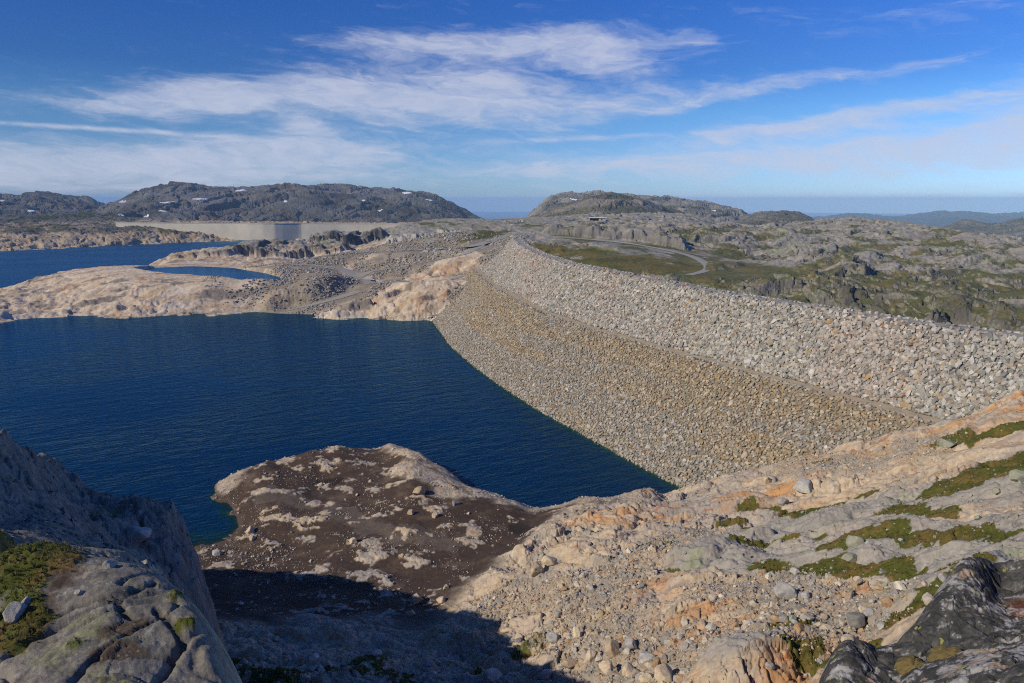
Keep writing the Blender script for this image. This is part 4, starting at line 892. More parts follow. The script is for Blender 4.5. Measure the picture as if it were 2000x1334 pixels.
for (A, B, sp, smin, smax, pr, t0, zone) in [(ROWS[3], ROWS[4], 1.1, .9, 2.0, P_UP, 0.02, 'upper'), (ROWS[3], ROWS[4], 1.7, 1.0, 1.9, P_UP, 0.0, 'upper'), (ROWS[4], tri(off(cr, -1.8), ZC + .1), 1.0, 1.0, 2.1, P_UP, 0, 'upper'), (ROWS[3], ROWS[4], 5.0, 1.7, 2.7, P_UP, 0.0, 'upper'), (ROWS[1], ROWS[2], 5.0, 1.4, 2.3, P_LOW, 0.0, 'lower'), (tri(off(cr, -5.2), ZC + .1), tri(off(cr, -8), ZC - .4), 1.2, 1.0, 2.0, P_UP, 0, 'upper'),
                                             (ROWS[1], ROWS[2], .88, .7, 1.55, P_LOW, 0.0, 'lower'), (ROWS[1], ROWS[2], 1.3, .7, 1.4, P_LOW, 0.0, 'lower'),
                                             (ROWS[0], ROWS[1], 1.1, .8, 1.7, P_LOW, .84, 'wet'), (ROWS[2], off(be, -1.2)[:, :2].shape and tri(off(be, -1.6), ZB + .1), .9, .8, 1.6, P_UP, 0, 'berm'), (tri(off(be, -1.2), ZB), tri(off(be, -5.6), ZB + .2), 3.0, .35, .9, P_LOW, 0, 'berm')]:
    p, n, t = scatter_face(A, B, sp, sr, t0)
    k = sr.choice(len(PAL), len(p), p=pr / pr.sum()); cc = PAL[k] * sr.uniform(.78, 1.15, (len(p), 1))
    if zone in ('lower', 'wet'):
        yb = smooth(fbm(p[:, 0] / 40, p[:, 2] / 7, 3, 41) + (t - .5) * 1.1, -.1, .35)[:, None]
        cc = cc * (1 + yb * (np.array([1.07, .985, .83]) - 1)) * lerp(1.02, .97, t)[:, None]
    else:
        cc = cc * 1.04
        pk = smooth(fbm(p[:, 0] / 30, p[:, 1] / 50, 3, 43), .0, .3)[:, None]; cc = cc * (1 + pk * (np.array([1.02, .96, .95]) - 1))
    sz = smin + (smax - smin) * sr.beta(1.2, 2.6, len(p)); p = p + n * (sz * .12)[:, None]
    allp.append(p); alln.append(n); alls.append(sz); allc.append(cc); allz += [zone] * len(p)
P_, N_, S_, C_ = np.vstack(allp), np.vstack(alln), np.concatenate(alls), np.vstack(allc).astype(np.float32); ZN = np.array(allz)
Mst = frame_from_normal(N_) @ rot_mats(len(P_), sr, .42); pick = sr.integers(0, len(BLOCKS), len(P_))
gz = N1.sample(P_[:, 0], P_[:, 1]); vis = (P_[:, 2] > gz - .2)
P_, N_, S_, C_, ZN, Mst, pick = (q[vis] for q in (P_, N_, S_, C_, ZN, Mst, pick))
sx, sy, sz_ = project(P_); app = S_ / sz_ * np.where((sx > 10) & (sx < 1990), 1, 0) * np.where(P_[:, 2] > N1.sample(P_[:, 0], P_[:, 1]) + .6, 1, 0)
order = np.argsort(-app); ind = order[:300]; rest = np.setdiff1d(np.arange(len(P_)), ind)
def shade_word(c):
    l = c.mean()
    if c[0] / c[2] > 2.2: return 'orange stained'
    if c[0] / c[2] > 1.35: return 'tan'
    return 'pale grey' if l > .34 else ('mid grey' if l > .25 else 'dark grey')
for i in ind:
    o = link('facing_block', single('block', BLOCKS[pick[i]], Mst[i], S_[i], C_[i], M_STONE)); o.location = P_[i]
    wd = shade_word(C_[i]); where = {'upper': 'upper', 'berm': 'track-side', 'lower': 'lower', 'wet': 'lower'}[ZN[i]]
    tag(o, f'{wd} angular stone block on the near right end of the dam\'s {where} face', 'stone block', f'{wd} blocks of the dam\'s {where} face')
o = link('facing_blocks', merged('blocks', BLOCKS, P_[rest], S_[rest], Mst[rest], C_[rest], pick[rest], M_STONE))
tag(o, 'thousands of grey and tan stone blocks facing the dam', 'stone blocks', kind='stuff')


# ------------------------------------------------------------------ loose boulders and stones on the near ground
def round_proto(seed, sub=3, flat=.75, rough=.16):
    bm = bmesh.new(); bmesh.ops.create_icosphere(bm, subdivisions=sub, radius=.5); r_ = np.random.default_rng(seed)
    co = np.array([v.co[:] for v in bm.verts]) * 2
    for _ in range(15):                                                    # planed facets
        n = r_.normal(size=3); n /= np.linalg.norm(n); d = co @ n; k = r_.uniform(.56, .84)
        co = co - np.outer(np.maximum(d - k, 0) * .97, n)
    o = r_.uniform(0, 50, 3)
    co *= (1 + rough * fbm(co[:, 0] * 1.4 + o[0], co[:, 1] * 1.4 + co[:, 2] * .9 + o[1], 4, seed % 40, .55))[:, None]
    co *= np.array([1.0, r_.uniform(.68, .95), flat * r_.uniform(.85, 1.1)]) * .58
    f = np.array([[v.index for v in fc.verts] for fc in bm.faces], np.int32); bm.free(); return co.astype(np.float32), f
BOULD = [round_proto(300 + i, 4) for i in range(10)]
PEB = [round_proto(340 + i, 1, .7, .1) for i in range(4)] + [rock_proto(360 + i, 11, .7) for i in range(5)]
br = np.random.default_rng(5)
TINT = {'cream': (.48, .40, .30), 'grey': (.33, .32, .305), 'green': (.27, .285, .20), 'tan': (.43, .33, .22), 'dark': (.20, .19, .175), 'bluish': (.36, .36, .36)}
BIG = [  # photo x, y of the foot, width in photo pixels, colour, label
    (573, 881, 18, 'cream', 'lone pale boulder on the far rim of the peninsula against the lake'),
    (820, 963, 24, 'tan', 'round tan boulder below the white rock patch on the peninsula'),
    (890, 986, 18, 'dark', 'dark grey boulder beside the pale slabs on the right of the peninsula'),
    (488, 1041, 19, 'cream', 'upper of two pale boulders touching at the muddy bay shore'),
    (492, 1053, 15, 'cream', 'lower of two pale boulders touching at the muddy bay shore'),
    (424, 1083, 17, 'bluish', 'pale boulder on the pebbly shore at the head of the bay'),
    (850, 1009, 16, 'cream', 'pale boulder perched on a whaleback in the middle of the peninsula'),
    (803, 1003, 15, 'tan', 'flat tan stone in the dark silt left of the whaleback'),
    (625, 949, 11, 'cream', 'small pale stone by the dark wet hollow of the peninsula'),
    (690, 1060, 18, 'cream', 'cream boulder in the brown silt at the middle of the peninsula'),
    (812, 1176, 25, 'tan', 'cracked tan boulder just above the shadow edge in the gully'),
    (803, 1201, 16, 'cream', 'round cream stone right at the shadow edge in the gully'),
    (872, 1149, 15, 'cream', 'cream stone on the brown silt where the peninsula meets the slope'),
    (862, 1176, 18, 'cream', 'flat cream slab above the shadow edge right of the gully'),
    (1073, 1101, 29, 'cream', 'big rounded cream boulder on the scree crest beside the peninsula'),
    (1048, 1116, 34, 'tan', 'tan boulder tucked under the big cream boulder on the scree crest'),
    (1570, 956, 36, 'bluish', 'large pale grey boulder on the rusty rocks below the dam'),
    (1528, 984, 22, 'grey', 'grey angular boulder in front of the large pale one below the dam'),
    (1670, 1065, 34, 'green', 'pointed greenish boulder standing in the moss strip'),
    (1661, 1096, 26, 'green', 'low lichen green boulder on the mossy hollow in front of the pointed one'),
    (1533, 1164, 38, 'grey', 'grey rounded boulder on the orange scree below the moss hollow'),
    (1566, 1192, 24, 'dark', 'dark boulder a step right of the grey rounded one on the scree'),
    (1672, 1220, 36, 'dark', 'dark boulder alone on orange gravel above the whaleback outcrop'),
    (1848, 872, 28, 'green', 'lichen green boulder at the moss edge close to the end of the track'),
    (1990, 938, 28, 'green', 'green boulder at the right picture edge above the big moss field'),
    (1945, 963, 16, 'green', 'small green boulder below the big moss field at right'),
    (1497, 940, 20, 'cream', 'cream boulder on the slope near the dam toe'),
    (1127, 1240, 24, 'cream', 'squarish pale boulder by the edge of the shadow on the scree'),
    (1197, 1274, 36, 'tan', 'tan block among the pale blocks at the foot of the scree'),
    (1230, 1263, 28, 'grey', 'pale grey block leaning by the tan block on the scree'),
    (1264, 1290, 32, 'bluish', 'angular whitish block with flat top at the foot of the scree'),
    (1155, 1288, 26, 'cream', 'rounded pale block left of the tan block on the scree'),
    (1115, 1300, 28, 'tan', 'tan boulder half in the shadow at the foot of the scree'),
    (1230, 1318, 34, 'cream', 'cream cube-like block at the bottom of the scree'),
    (1265, 1328, 26, 'cream', 'cream wedge block beside the cube-like one at the bottom edge'),
    (1297, 1326, 42, 'cream', 'largest cream slab at the bottom edge below the scree'),
    (1185, 1310, 28, 'cream', 'flat cream block between shadow and cube-like block'),
    (958, 1330, 40, 'bluish', 'tall pale boulder in deep shadow at the bottom of the gully'),
    (1065, 1322, 24, 'bluish', 'smaller pale boulder in deep shadow right of the tall one'),
    (800, 1275, 22, 'bluish', 'pale boulder in shadow on the mossy gully floor'),
    (835, 1300, 18, 'bluish', 'pale stone in shadow in front of the gully boulder'),
    (1080, 1250, 24, 'grey', 'grey boulder in shadow beneath the lit scree'),
]
def place(F_, px, py, w_px, tint, label, name='boulder', cat='boulder', group=None, sink=.22):
    P0 = np.array(F_.hit(px, py)); dist = np.linalg.norm(P0 - np.array([0, 0, H])); s_ = w_px / F * dist * 1.0
    k = int(br.integers(len(BOULD))); M = rot_mats(1, br, .12)[0]; pv, pf = BOULD[k]
    V = (M @ pv.T).T * s_; col = np.array(TINT[tint]) * br.uniform(.92, 1.06)
    nn = fbm(V[:, 0] / .5 + px, V[:, 1] / .5 + V[:, 2], 4, k, .6)
    n6 = fbm(V[:, 0] / .22 + px, V[:, 1] / .22 + V[:, 2] * 3, 3, k + 3, .6)
    base = np.array((.30, .285, .26)) if tint in ('green', 'grey', 'dark', 'bluish') else np.array((.44, .34, .23))
    cc = (col + (base * col.mean() / base.mean() - col) * smooth(nn + n6 * .5, -.15, .25)[:, None]) * (1 + .35 * nn + .25 * n6)[:, None]
    ob = link(name, np_mesh('boulder', V, pf, M_NEAR, np.clip(cc, .02, .8))); ob.location = P0 + np.array([0, 0, s_ * (.36 - sink)])
    return tag(ob, label, cat, group)
for b_ in BIG: place(N1, *b_)
place(N2, 270, 1052, 40, 'grey', 'large grey boulder on the rubble between the shaded cliff and the bay')
place(N2, 30, 1203, 36, 'grey', 'pale boulder resting on brown moss at the left edge')
place(N2, 52, 1180, 18, 'grey', 'small grey stone just behind the pale boulder on the moss')
place(N2, 215, 1108, 24, 'grey', 'small flat stone lying on the back edge of the grey slab')
place(N2, 155, 1160, 14, 'grey', 'little stone beside the long crack of the grey slab')

def stones(n, m_fn, smin, smax, pal, seed, power=2.4, box=None, f=N1):
    """random stones on a field where m_fn(weights) allows"""
    r_ = np.random.default_rng(seed); na, nr_ = f.Z.shape
    wgt = np.clip(m_fn[:-1, :-1], 0, 1) * (f.r[:, :-1] ** 2) ** .8          # equal ground area, a little denser near the viewer
    flat = r_.choice(wgt.size, n, p=(wgt / wgt.sum()).ravel()); i, j = np.unravel_index(flat, wgt.shape)
    e_ = f.r[0, j] * .002; x_ = f.X[i, j] + r_.uniform(-1, 1, len(i)) * e_; y_ = f.Y[i, j] + r_.uniform(-1, 1, len(i)) * e_; z_ = f.sample(x_, y_)
    s_ = smin * (1 - r_.random(len(i)) * (1 - (smin / smax) ** power)) ** (-1 / power)
    pal = np.array(pal); cc = pal[r_.integers(0, len(pal), len(i))] * r_.uniform(.8, 1.15, (len(i), 1))
    return np.c_[x_, y_, z_ + s_ * .12], s_, cc
ok = (N1.Z > .1).astype(float) * smooth(N1.r + 0 * N1.Z, 215, 190)
n_clump = smooth(fbm(N1.X / 9, N1.Y / 9, 4, 801, .6), -.1, .3)
PALE = [(.46, .39, .30), (.42, .35, .27), (.38, .35, .31), (.50, .45, .38), (.36, .29, .22), (.30, .28, .26)]
TANS = PALE + [(.42, .30, .18), (.40, .26, .15), (.34, .33, .32)]
sets = [stones(3600, ok * N1.pen * n_clump, .18, 1.3, PALE, 901), stones(14000, ok * np.clip(N1.scree * 1.2, 0, 1) * (1 - N1.pen), .15, 1.2, TANS, 902, 2.2),
        stones(3500, ok * (1 - N1.pen) * (1 - N1.greyz) * n_clump * .8, .15, 1.0, TANS, 903), stones(900, ok * N1.greyz, .2, 1.0, [(.30, .30, .25), (.27, .285, .20), (.33, .32, .31)], 904),
        stones(1600, ok * smooth(N1.Z, 9, 13) * smooth(N1.X, 6, -4) * smooth(N1.r + 0 * N1.Z, 100, 85), .25, 1.4, PALE, 906), stones(1500, ok * smooth(N1.Z, 2.2, .3) * N1.pen, .2, 1.0, PALE, 905)]
SP, SS, SC = (np.concatenate([q[k] for q in sets]) for k in range(3)); SC = SC.astype(np.float32)
SM = rot_mats(len(SP), br, .35); spk = br.integers(0, len(PEB), len(SP))
ux, uy, uz = project(SP); app = SS / uz * ((ux > 5) & (ux < 1995) & (uy < 1330))
so = np.argsort(-app)[:230]; sr_ = np.setdiff1d(np.arange(len(SP)), so)
pen_v = N1.pen[np.clip(((np.arctan2(SP[:, 0], SP[:, 1]) - N1.a0) / (N1.a1 - N1.a0) * 1249).astype(int), 0, 1249), np.clip(((np.log(np.hypot(SP[:, 0], SP[:, 1])) - N1.l0) / (N1.l1 - N1.l0) * 1149).astype(int), 0, 1149)]
for i in so:
    P0 = SP[i]; pv, pf = BOULD[int(i) % len(BOULD)]; V = (SM[i] @ pv.T).T * SS[i]
    ob = link('loose_stone', np_mesh('stone', V, pf, M_NEAR, np.clip(SC[i] * (1 + .3 * fbm(V[:, 0] / .3 + i, V[:, 1] / .3 + V[:, 2], 3, 5))[:, None], .02, .8))); ob.location = P0
    if pen_v[i] > .5: tag(ob, 'pale stone scattered on the dark silt of the peninsula', 'stone', 'stones on the peninsula')
    elif P0[0] > 22: tag(ob, 'loose stone lying on the rocky slope at right', 'stone', 'stones on the right slope')
    elif uy[i] > 1200 and ux[i] < 1060: tag(ob, 'loose stone in the shaded gully below the viewer', 'stone', 'stones in the shaded gully')
    else: tag(ob, 'loose stone on the tan scree between gully and slope', 'stone', 'stones on the scree')
tag(link('gravel', merged('gravel', PEB, SP[sr_], SS[sr_], SM[sr_], SC[sr_], spk[sr_], M_STONE)), 'countless small pale stones strewn over shore, silt and scree', 'gravel', kind='stuff')

# grass tufts standing in the moss
def tufts(f, mask, n, h0, h1, seed):
    P, S_, _c = stones(n, mask, h0, h1, [(.09, .095, .02)], seed, 2.0, f=f)
    r_ = np.random.default_rng(seed + 1); k = 7; a = r_.uniform(0, 2 * np.pi, (len(P), k)); l = r_.uniform(.25, .8, (len(P), k)); hh = S_[:, None] * r_.uniform(.6, 1.1, (len(P), k)); wd = S_[:, None] * .09
    bx_ = P[:, None, 0] + np.cos(a) * hh * .12; by_ = P[:, None, 1] + np.sin(a) * hh * .12; bz = P[:, None, 2] - S_[:, None] * .2 + 0 * a
    px_, py_ = -np.sin(a) * wd, np.cos(a) * wd
    tip = np.stack([bx_ + np.cos(a) * hh * l, by_ + np.sin(a) * hh * l, bz + hh], -1)
    V = np.stack([np.stack([bx_ - px_, by_ - py_, bz], -1), np.stack([bx_ + px_, by_ + py_, bz], -1), tip], 2).reshape(-1, 3)
    t_ = r_.random((len(P), k, 1)); cc = np.array((.075, .088, .016)) * (1 - t_) + np.array((.19, .145, .05)) * t_
    return V, np.repeat(cc.reshape(-1, 3), 3, 0)
g1 = tufts(N1, N1.moss * (N1.Z > 4), 7000, .16, .40, 931); g2 = tufts(N2, N2.moss, 5000, .035, .11, 941)
gv = np.vstack([g1[0], g2[0]]); gc = np.vstack([g1[1], g2[1]])
tag(link('grass', np_mesh('grass', gv, np.arange(len(gv)).reshape(-1, 3), M_STONE, gc, False)), 'short olive grass tufts growing in the moss between the rocks', 'grass', kind='stuff')

# rubble on the quarry floor and shore beyond the bay
okm = quarry * smooth(N1.r.min() + MD.r + 0 * MD.Z, 300, 330) * (MD.Z > .4) * smooth(poly_dist(MD.X, MD.Y, np.vstack([ROADS['low'][:, :2]])), 5, 9) * smooth(poly_dist(MD.X, MD.Y, ROADS['up'][:, :2]), 5, 9) * smooth(pd_, -2, 2)
mp, ms_, mc_ = stones(16000, okm * smooth(fbm(MD.X / 20, MD.Y / 20, 4, 811), -.2, .2), .8, 3.2, [(.30, .27, .23), (.36, .33, .29), (.24, .21, .17), (.40, .37, .33)], 911, 2.6, f=MD)
tag(link('quarry_rubble', merged('rubble', PEB, mp, ms_, rot_mats(len(mp), br, .35), mc_.astype(np.float32), br.integers(0, len(PEB), len(mp)), M_STONE)), 'grey and tan rubble strewn over the quarry floor beyond the bay', 'rubble', kind='stuff')

# ------------------------------------------------------------------ concrete dam in the distance
M_CONC = plain_mat('concrete', (.50, .47, .40), .9, noise=.05, vary=.10)
M_CONC2 = plain_mat('concrete_parapet', (.46, .44, .40), .9)
def polar(px, r): a = pt(px, 430, r=1)[0]; return np.array([math.sin(a) * r, math.cos(a) * r])
def at_depth(px, y): return np.array([math.tan(pt(px, 430, r=1)[0]) * y, y])
AP = np.array([at_depth(*q) for q in [(225, 1290), (330, 1268), (440, 1246), (462, 1240), (485, 1232), (512, 1226), (535, 1225), (550, 1228), (566, 1232), (582, 1236), (588, 1237), (620, 1235), (700, 1230), (780, 1226), (870, 1222)]])
t_ = np.linspace(0, len(AP) - 1, 160)
AP = np.c_[np.interp(t_, np.arange(len(AP)), AP[:, 0]), np.interp(t_, np.arange(len(AP)), AP[:, 1])]
for _ in range(3): AP[1:-1] = AP[1:-1] * .5 + (AP[:-2] + AP[2:]) * .25
ZA = 29.0
adam = empty('concrete_dam', (*AP[80], 0)); tag(adam, 'long pale concrete dam with a bulging arch across the far end of the lake', 'dam')
def ribbon(name, secs, mat):
    V = np.stack(secs, 1); n, k = V.shape[:2]; Fq = []
    for i in range(n - 1):
        for j in range(k): Fq.append((i * k + j, i * k + (j + 1) % k, (i + 1) * k + (j + 1) % k, (i + 1) * k + j))
    bm = bmesh.new(); vs = [bm.verts.new(v) for v in V.reshape(-1, 3)]
    for f in Fq: bm.faces.new([vs[q] for q in f])
    bm.faces.new(vs[:k]); bm.faces.new(vs[-k:]); bmesh.ops.recalc_face_normals(bm, faces=bm.faces)
    me = bpy.data.meshes.new(name); bm.to_mesh(me); bm.free(); me.materials.append(mat)
    o = link(name, me); o.parent = adam; o.matrix_parent_inverse = Matrix.Translation(-adam.location); return o
tt = np.gradient(AP, axis=0); tt /= np.linalg.norm(tt, axis=1)[:, None]; nn = np.c_[tt[:, 1], -tt[:, 0]]; nn *= np.sign((nn * -AP).sum(1))[:, None]
ribbon('wall', [tri(AP, ZA), tri(AP - nn * 6, ZA), tri(AP - nn * 22, -12.), tri(AP + nn * 1.5, -12.)], M_CONC)
ribbon('parapet', [tri(AP + nn * .4, ZA + 1.0), tri(AP - nn * .4, ZA + 1.0), tri(AP - nn * .4, ZA - .1), tri(AP + nn * .4, ZA - .1)], M_CONC2)

# ------------------------------------------------------------------ small things far off
M_SNOW = plain_mat('old_snow', (.80, .82, .86), .6)
M_WHITE = plain_mat('white_paint', (.78, .78, .76), .5); M_DARK = plain_mat('dark_opening', (.02, .02, .022), .6)
M_BLUE = plain_mat('blue_car_paint', (.025, .035, .14), .3); M_GLASS = plain_mat('car_glass', (.01, .012, .015), .08); M_TYRE = plain_mat('tyre', (.012, .012, .012), .8)
M_STEEL = plain_mat('galvanised_steel', (.45, .46, .46), .4, .6); M_WOOD = plain_mat('weathered_timber', (.20, .17, .13), .85, noise=3.0)
M_LAMP = plain_mat('lamp_glass', (.7, .7, .68), .2)
def snow(F_, px, py, w_px, h_px, label):
    P0 = np.array(F_.hit(px, py)); r_ = math.hypot(P0[0], P0[1]); a = math.atan2(P0[0], P0[1]); hw = w_px / F * r_ * .42
    n, k = 26, 7; th = np.linspace(0, 2 * np.pi, n, endpoint=False); rr = np.linspace(0, 1, k)[1:]
    lobes = 1 + .28 * np.sin(th * 2 + px) + .18 * np.sin(th * 5 + py)
    dz = h_px / F * r_ * .34
    X0 = np.r_[0, (np.outer(rr, np.cos(th) * lobes) * hw).ravel()]; up = np.r_[0, (np.outer(rr, np.sin(th) * lobes) * dz).ravel()]
    # lie on a local plane that leans with the slope (about 35 degrees)
    depth = up * 1.35; xs = P0[0] + X0 * math.cos(a) + depth * math.sin(a); ys = P0[1] - X0 * math.sin(a) + depth * math.cos(a)
    g = F_.sample(xs, ys); z = np.maximum(P0[2] + up + .6, np.minimum(g + .8, P0[2] + up + 5))
    V = np.c_[xs, ys, z] - P0; Vb = V - np.array([0, 0, 2.0]); m = len(V)
    f = [(0, 1 + i, 1 + (i + 1) % n) for i in range(n)]
    for q in range(k - 2):
        for i in range(n):
            b0, b1, c0, c1 = 1 + q * n + i, 1 + q * n + (i + 1) % n, 1 + (q + 1) * n + i, 1 + (q + 1) * n + (i + 1) % n
            f += [(b0, c0, c1), (b0, c1, b1)]
    e0 = 1 + (k - 2) * n
    for i in range(n): f += [(e0 + i, m + e0 + i, m + e0 + (i + 1) % n), (e0 + i, m + e0 + (i + 1) % n, e0 + (i + 1) % n)]
    ob = link('snow_patch', np_mesh('snow', np.vstack([V, Vb]), np.array(f), M_SNOW)); ob.location = P0
    tag(ob, label, 'snow patch', 'old snow patches on the mountains')
for F_, px, py, w_, h_, lb in [
    (HL, 61, 412, 13, 3, 'snow patch low on the leftmost mountain'), (HL, 5, 393, 8, 4, 'small snow patch near the picture edge high on the leftmost mountain'),
    (HM, 241, 395, 10, 4, 'small snow patch high on the left shoulder of the big mountain'), (HM, 327, 396, 28, 4, 'widest snow patch on the left half of the big mountain'),
    (HM, 392, 389, 22, 4, 'slanting snow patch right of the widest one'), (HM, 471, 372, 20, 4, 'snow patch just under the summit edge of the big mountain'),
    (HM, 558, 394, 9, 5, 'snow patch in the dark middle of the big mountain face'), (HM, 237, 421, 11, 3, 'leftmost snow patch at the foot of the big mountain'),
    (HM, 288, 423, 13, 3, 'snow patch at the foot of the big mountain above the dam end'), (HM, 318, 413, 16, 4, 'thin pair-like snow streak below the widest patch'),
    (HM, 796, 377, 24, 4, 'snow patch near the right summit edge of the big mountain'), (HM, 710, 392, 8, 3, 'tiny snow patch on the right half of the big mountain'),
    (HM, 743, 412, 9, 3, 'tiny snow patch low on the right half of the big mountain'), (HM, 838, 391, 12, 3, 'snow streak at the right end of the big mountain'),
    (ME, 1121, 390, 13, 3, 'snow patch on the flat-topped mountain behind the cabin'), (ME, 1394, 412, 10, 3, 'snow patch on the right end of the flat-topped mountain')]:
    snow(F_, px, py, w_, h_, lb)

def part(name, parent, build, mat, bev=0.0):
    bm = bmesh.new(); build(bm)
    bmesh.ops.recalc_face_normals(bm, faces=bm.faces)
    if bev: bmesh.ops.bevel(bm, geom=[e for e in bm.edges if e.calc_face_angle(0) > .6], offset=bev, segments=2, affect='EDGES')
    me = bpy.data.meshes.new(name); bm.to_mesh(me); bm.free(); me.materials.append(mat); return link(name, me, parent)
def box(bm, c, s_, rz=0):
    m = Matrix.Translation(c) @ Matrix.Rotation(rz, 4, 'Z') @ Matrix.Diagonal((*s_, 1)); bmesh.ops.create_cube(bm, size=1, matrix=m)
def prism(bm, prof, y0, y1):
    a = [bm.verts.new((x_, y0, z_)) for x_, z_ in prof]; b = [bm.verts.new((x_, y1, z_)) for x_, z_ in prof]
    bm.faces.new(a); bm.faces.new(b[::-1]); n = len(a)
    for i in range(n): bm.faces.new((a[i], b[i], b[(i + 1) % n], a[(i + 1) % n]))
def cyl(bm, c, r, d, axis='Y'):
    m = Matrix.Translation(c) @ (Matrix.Rotation(math.pi / 2, 4, 'X') if axis == 'Y' else Matrix()); bmesh.ops.create_cone(bm, cap_ends=True, segments=18, radius1=r, radius2=r, depth=d, matrix=m)
# the parked car
cx = MD.hit(728, 551); car = empty('parked_car', cx, math.radians(-6))
tag(car, 'dark blue car parked at the gravel road fork beyond the bay', 'car')
part('body', car, lambda b: prism(b, [(-2.15, .35), (2.1, .35), (2.15, .75), (2.08, .98), (1.95, 1.05), (1.55, 1.42), (1.2, 1.52), (-.3, 1.52), (-.75, 1.42), (-1.3, 1.02), (-1.95, .9), (-2.15, .7)], -.85, .85), M_BLUE, .05)
for sgn in (-1, 1):
    part('side_window', car, lambda b: prism(b, [(-1.1, 1.02), (1.75, 1.06), (1.45, 1.36), (1.1, 1.44), (-.3, 1.44), (-.68, 1.34)], sgn * .856 - .006, sgn * .856 + .006), M_GLASS)
    part('headlight', car, lambda b: box(b, (-2.1, sgn * .62, .72), (.14, .34, .16)), M_LAMP, .02)
    for xw in (-1.35, 1.3):
        wl = part('wheel', car, lambda b: cyl(b, (xw, sgn * .78, .32), .32, .2), M_TYRE)
        part('rim', wl, lambda b: cyl(b, (xw, sgn * .885, .32), .19, .02), M_STEEL)
part('windscreen', car, lambda b: prism(b, [(-1.32, 1.03), (-.77, 1.44), (-.75, 1.42), (-1.3, 1.01)], -.72, .72), M_GLASS)
part('roof_reflection', car, lambda b: box(b, (.45, 0, 1.535), (1.5, 1.3, .03)), M_WHITE, .01)  # white sheet painted in for the bright reflection on the blue roof
def ground_at(px, py, F_=MD): return F_.hit(px, py)
# cabin under the rocky hill
cp = ground_at(1167, 431); dc = math.hypot(cp[0], cp[1]); Lc = 31 / F * dc; cb = empty('cabin', cp, -math.atan2(cp[0], cp[1]))
tag(cb, 'low flat-roofed cabin with a dark open front below the brown hill', 'cabin')
hc = 5 / F * dc
part('wall', cb, lambda b: (box(b, (Lc * .29, 0, hc / 2), (Lc * .42, 6, hc)), box(b, (-Lc * .21, 2.2, hc / 2), (Lc * .58, 1.6, hc)), box(b, (-Lc * .48, -.6, hc / 2), (.5, 4, hc))), M_CONC)
part('roof', cb, lambda b: box(b, (0, -.2, hc + .35), (Lc + 1.6, 7.6, .7)), M_WHITE, .05)
part('door', cb, lambda b: box(b, (Lc * .25, -3.02, hc * .42), (1.6, .08, hc * .8)), M_DARK)
part('dark_panel', cb, lambda b: box(b, (-Lc * .2, 1.36, hc * .5), (Lc * .45, .08, hc * .6)), M_DARK)  # near-black panel on the recessed wall makes the open front dark
for px, w_, lb in [(1018, 6.5, 'white shed on the grassy slope left of the brown hill, larger of two'), (986, 3.2, 'tiny white shed left of the larger white one')]:
    sp_ = ground_at(px, 433); ds = math.hypot(sp_[0], sp_[1]); L_ = w_ / F * ds; sh = empty('shed', sp_, -math.atan2(sp_[0], sp_[1])); tag(sh, lb, 'shed', 'white sheds')
    part('wall', sh, lambda b: box(b, (0, 0, L_ * .22), (L_, L_ * .7, L_ * .44 + .8)), M_WHITE)
    part('roof', sh, lambda b: prism(b, [(-L_ * .56, L_ * .44), (L_ * .56, L_ * .44), (L_ * .5, L_ * .5), (0, L_ * .66), (-L_ * .5, L_ * .5)], -L_ * .42, L_ * .42), M_WHITE)
    part('door', sh, lambda b: box(b, (-L_ * .2, -L_ * .36, L_ * .2), (L_ * .18, .06, L_ * .38)), M_DARK)
# white bundles at the foot of the pale rock cut, marker posts, guard rail, driftwood
for px, w_, lb in [(831, 11, 'longer white tarpaulin bundle at the foot of the pale rock cut'), (848, 6, 'shorter white tarpaulin bundle right of the longer one')]:
    b0 = ground_at(px, 492); L_ = w_ / F * math.hypot(b0[0], b0[1]); bu = empty('tarpaulin_bundle', b0, -math.atan2(b0[0], b0[1])); tag(bu, lb, 'bundle', 'white bundles')
    part('cover', bu, lambda b: prism(b, [(-L_ / 2, -.3), (L_ / 2, -.3), (L_ * .46, .9), (L_ * .2, 1.25), (-L_ * .25, 1.1), (-L_ * .44, .8)], -1.1, 1.1), M_WHITE, .12)
    for q in (-.25, .25): part('strap', bu, lambda b: box(b, (L_ * q, -1.12, .4), (.12, .04, 1.2)), M_DARK)
for px, py, hp_, lb in [(922, 472, 4, 'taller white marker post beside the road to the dam crest'), (940, 470, 3, 'shorter white marker post nearer the dam crest road')]:
    b0 = ground_at(px, py); hh = hp_ / F * math.hypot(b0[0], b0[1]); po = empty('marker_post', b0); tag(po, lb, 'post', 'white marker posts')
    part('shaft', po, lambda b: cyl(b, (0, 0, hh / 2 - .1), .22, hh + .2, 'Z'), M_WHITE)
    part('cap', po, lambda b: cyl(b, (0, 0, hh + .06), .26, .12, 'Z'), M_DARK)
gp = ROADS['loop'][16:70:2]; gt = np.gradient(gp[:, :2], axis=0); gt /= np.linalg.norm(gt, axis=1)[:, None]; gn = np.c_[gt[:, 1], -gt[:, 0]]; gn *= np.sign((gn * -gp[:, :2]).sum(1))[:, None]
ge = np.c_[gp[:, :2] + gn * 3.0, gp[:, 2]]
rail = empty('guard_rail', tuple(ge[0])); tag(rail, 'steel guard rail along the outer edge of the looping road', 'guard rail')
def rail_bm(b):
    for p, q in zip(ge[:-1], ge[1:]):
        d = Vector(q - p); L_ = d.length; m = Matrix.Translation(Vector((p + q) / 2 - ge[0]) + Vector((0, 0, .75))) @ d.to_track_quat('X', 'Z').to_matrix().to_4x4() @ Matrix.Diagonal((L_ + .02, .08, .32, 1)); bmesh.ops.create_cube(b, size=1, matrix=m)
part('beam', rail, rail_bm, M_STEEL)
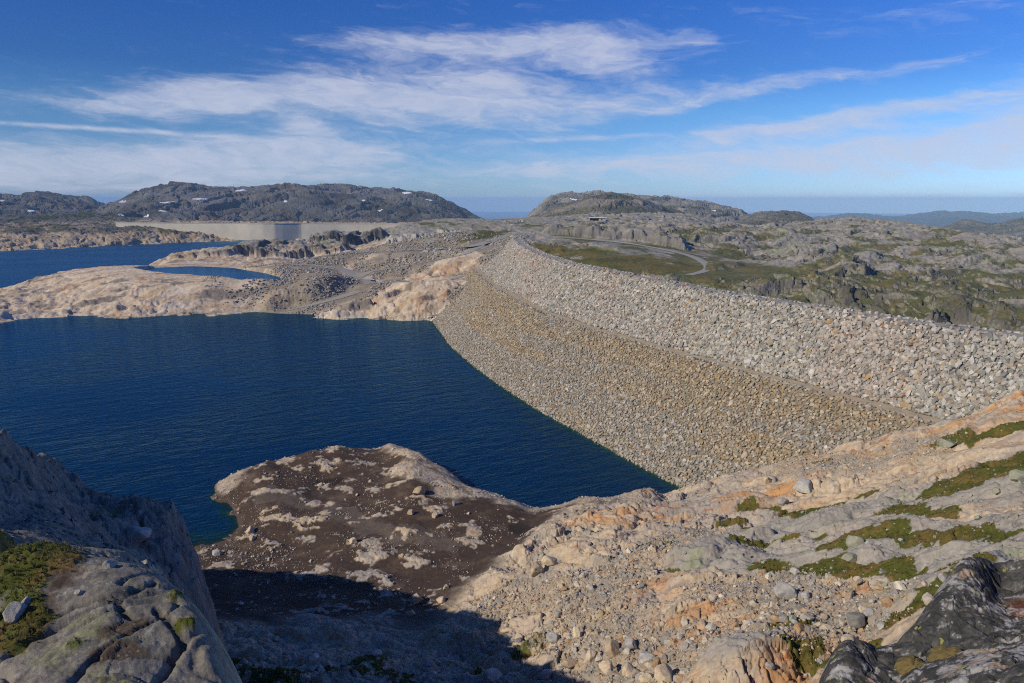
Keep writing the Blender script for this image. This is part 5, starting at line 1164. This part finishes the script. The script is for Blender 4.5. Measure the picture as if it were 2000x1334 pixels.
for p in ge: part('post', rail, lambda b: box(b, tuple(p - ge[0] + np.array([0, .1, .3])), (.14, .1, 1.0)), M_STEEL)
for F_, px, py, L_, rz, lb in [(N1, 646, 1042, 2.6, .25, 'grey stick of driftwood on the silt of the peninsula'), (N1, 1592, 1040, 1.8, -.5, 'pale stick of driftwood on the grey rock by the moss')]:
    b0 = F_.hit(px, py); dw = empty('driftwood', (b0[0], b0[1], b0[2] + .1), rz); tag(dw, lb, 'driftwood', 'driftwood sticks')
    def stick(b, L_=L_):
        for i in range(6):
            u0, u1 = i / 6 - .5, (i + 1) / 6 - .5; z0, z1 = .05 * math.sin(i * 1.3), .05 * math.sin((i + 1) * 1.3)
            d = Vector(((u1 - u0) * L_, z1 - z0, 0)); m = Matrix.Translation(((u0 + u1) / 2 * L_, (z0 + z1) / 2, 0)) @ d.to_track_quat('Z', 'Y').to_matrix().to_4x4()
            bmesh.ops.create_cone(b, cap_ends=True, segments=8, radius1=.09 - .008 * i, radius2=.082 - .008 * i, depth=d.length + .03, matrix=m)
    part('stem', dw, stick, M_WOOD)
    part('branch', dw, lambda b: bmesh.ops.create_cone(b, cap_ends=True, segments=7, radius1=.05, radius2=.02, depth=.6, matrix=Matrix.Translation((L_ * .2, .22, .06)) @ Matrix.Rotation(1.0, 4, 'X')), M_WOOD)

# ------------------------------------------------------------------ the air: one closed box of thin haze
M_HAZE = bpy.data.materials.new('haze'); M_HAZE.use_nodes = True; t = NT(M_HAZE.node_tree); t.n.remove(t.n['Principled BSDF'])
pv_ = t.new('ShaderNodeVolumePrincipled'); pv_.inputs['Color'].default_value = (.47, .71, 1.0, 1); pv_.inputs['Density'].default_value = 6.0e-5; pv_.inputs['Anisotropy'].default_value = -0.25
t.put([n for n in t.n if n.type == 'OUTPUT_MATERIAL'][0].inputs['Volume'], pv_.outputs[0])
HTOP = max(float(q.Z.max()) for q in (HL, HM, HM2, ME, MF, MR, FR, RB, RB2, N2)) + 3
bm = bmesh.new(); box(bm, (0, 14000, (HTOP + SEA_Z - 40) / 2), (66000, 42000, HTOP - SEA_Z + 40)); me = bpy.data.meshes.new('haze'); bm.to_mesh(me); bm.free(); me.materials.append(M_HAZE)
tag(link('haze', me), 'thin blue haze filling the air out to the horizon', 'haze', kind='stuff')
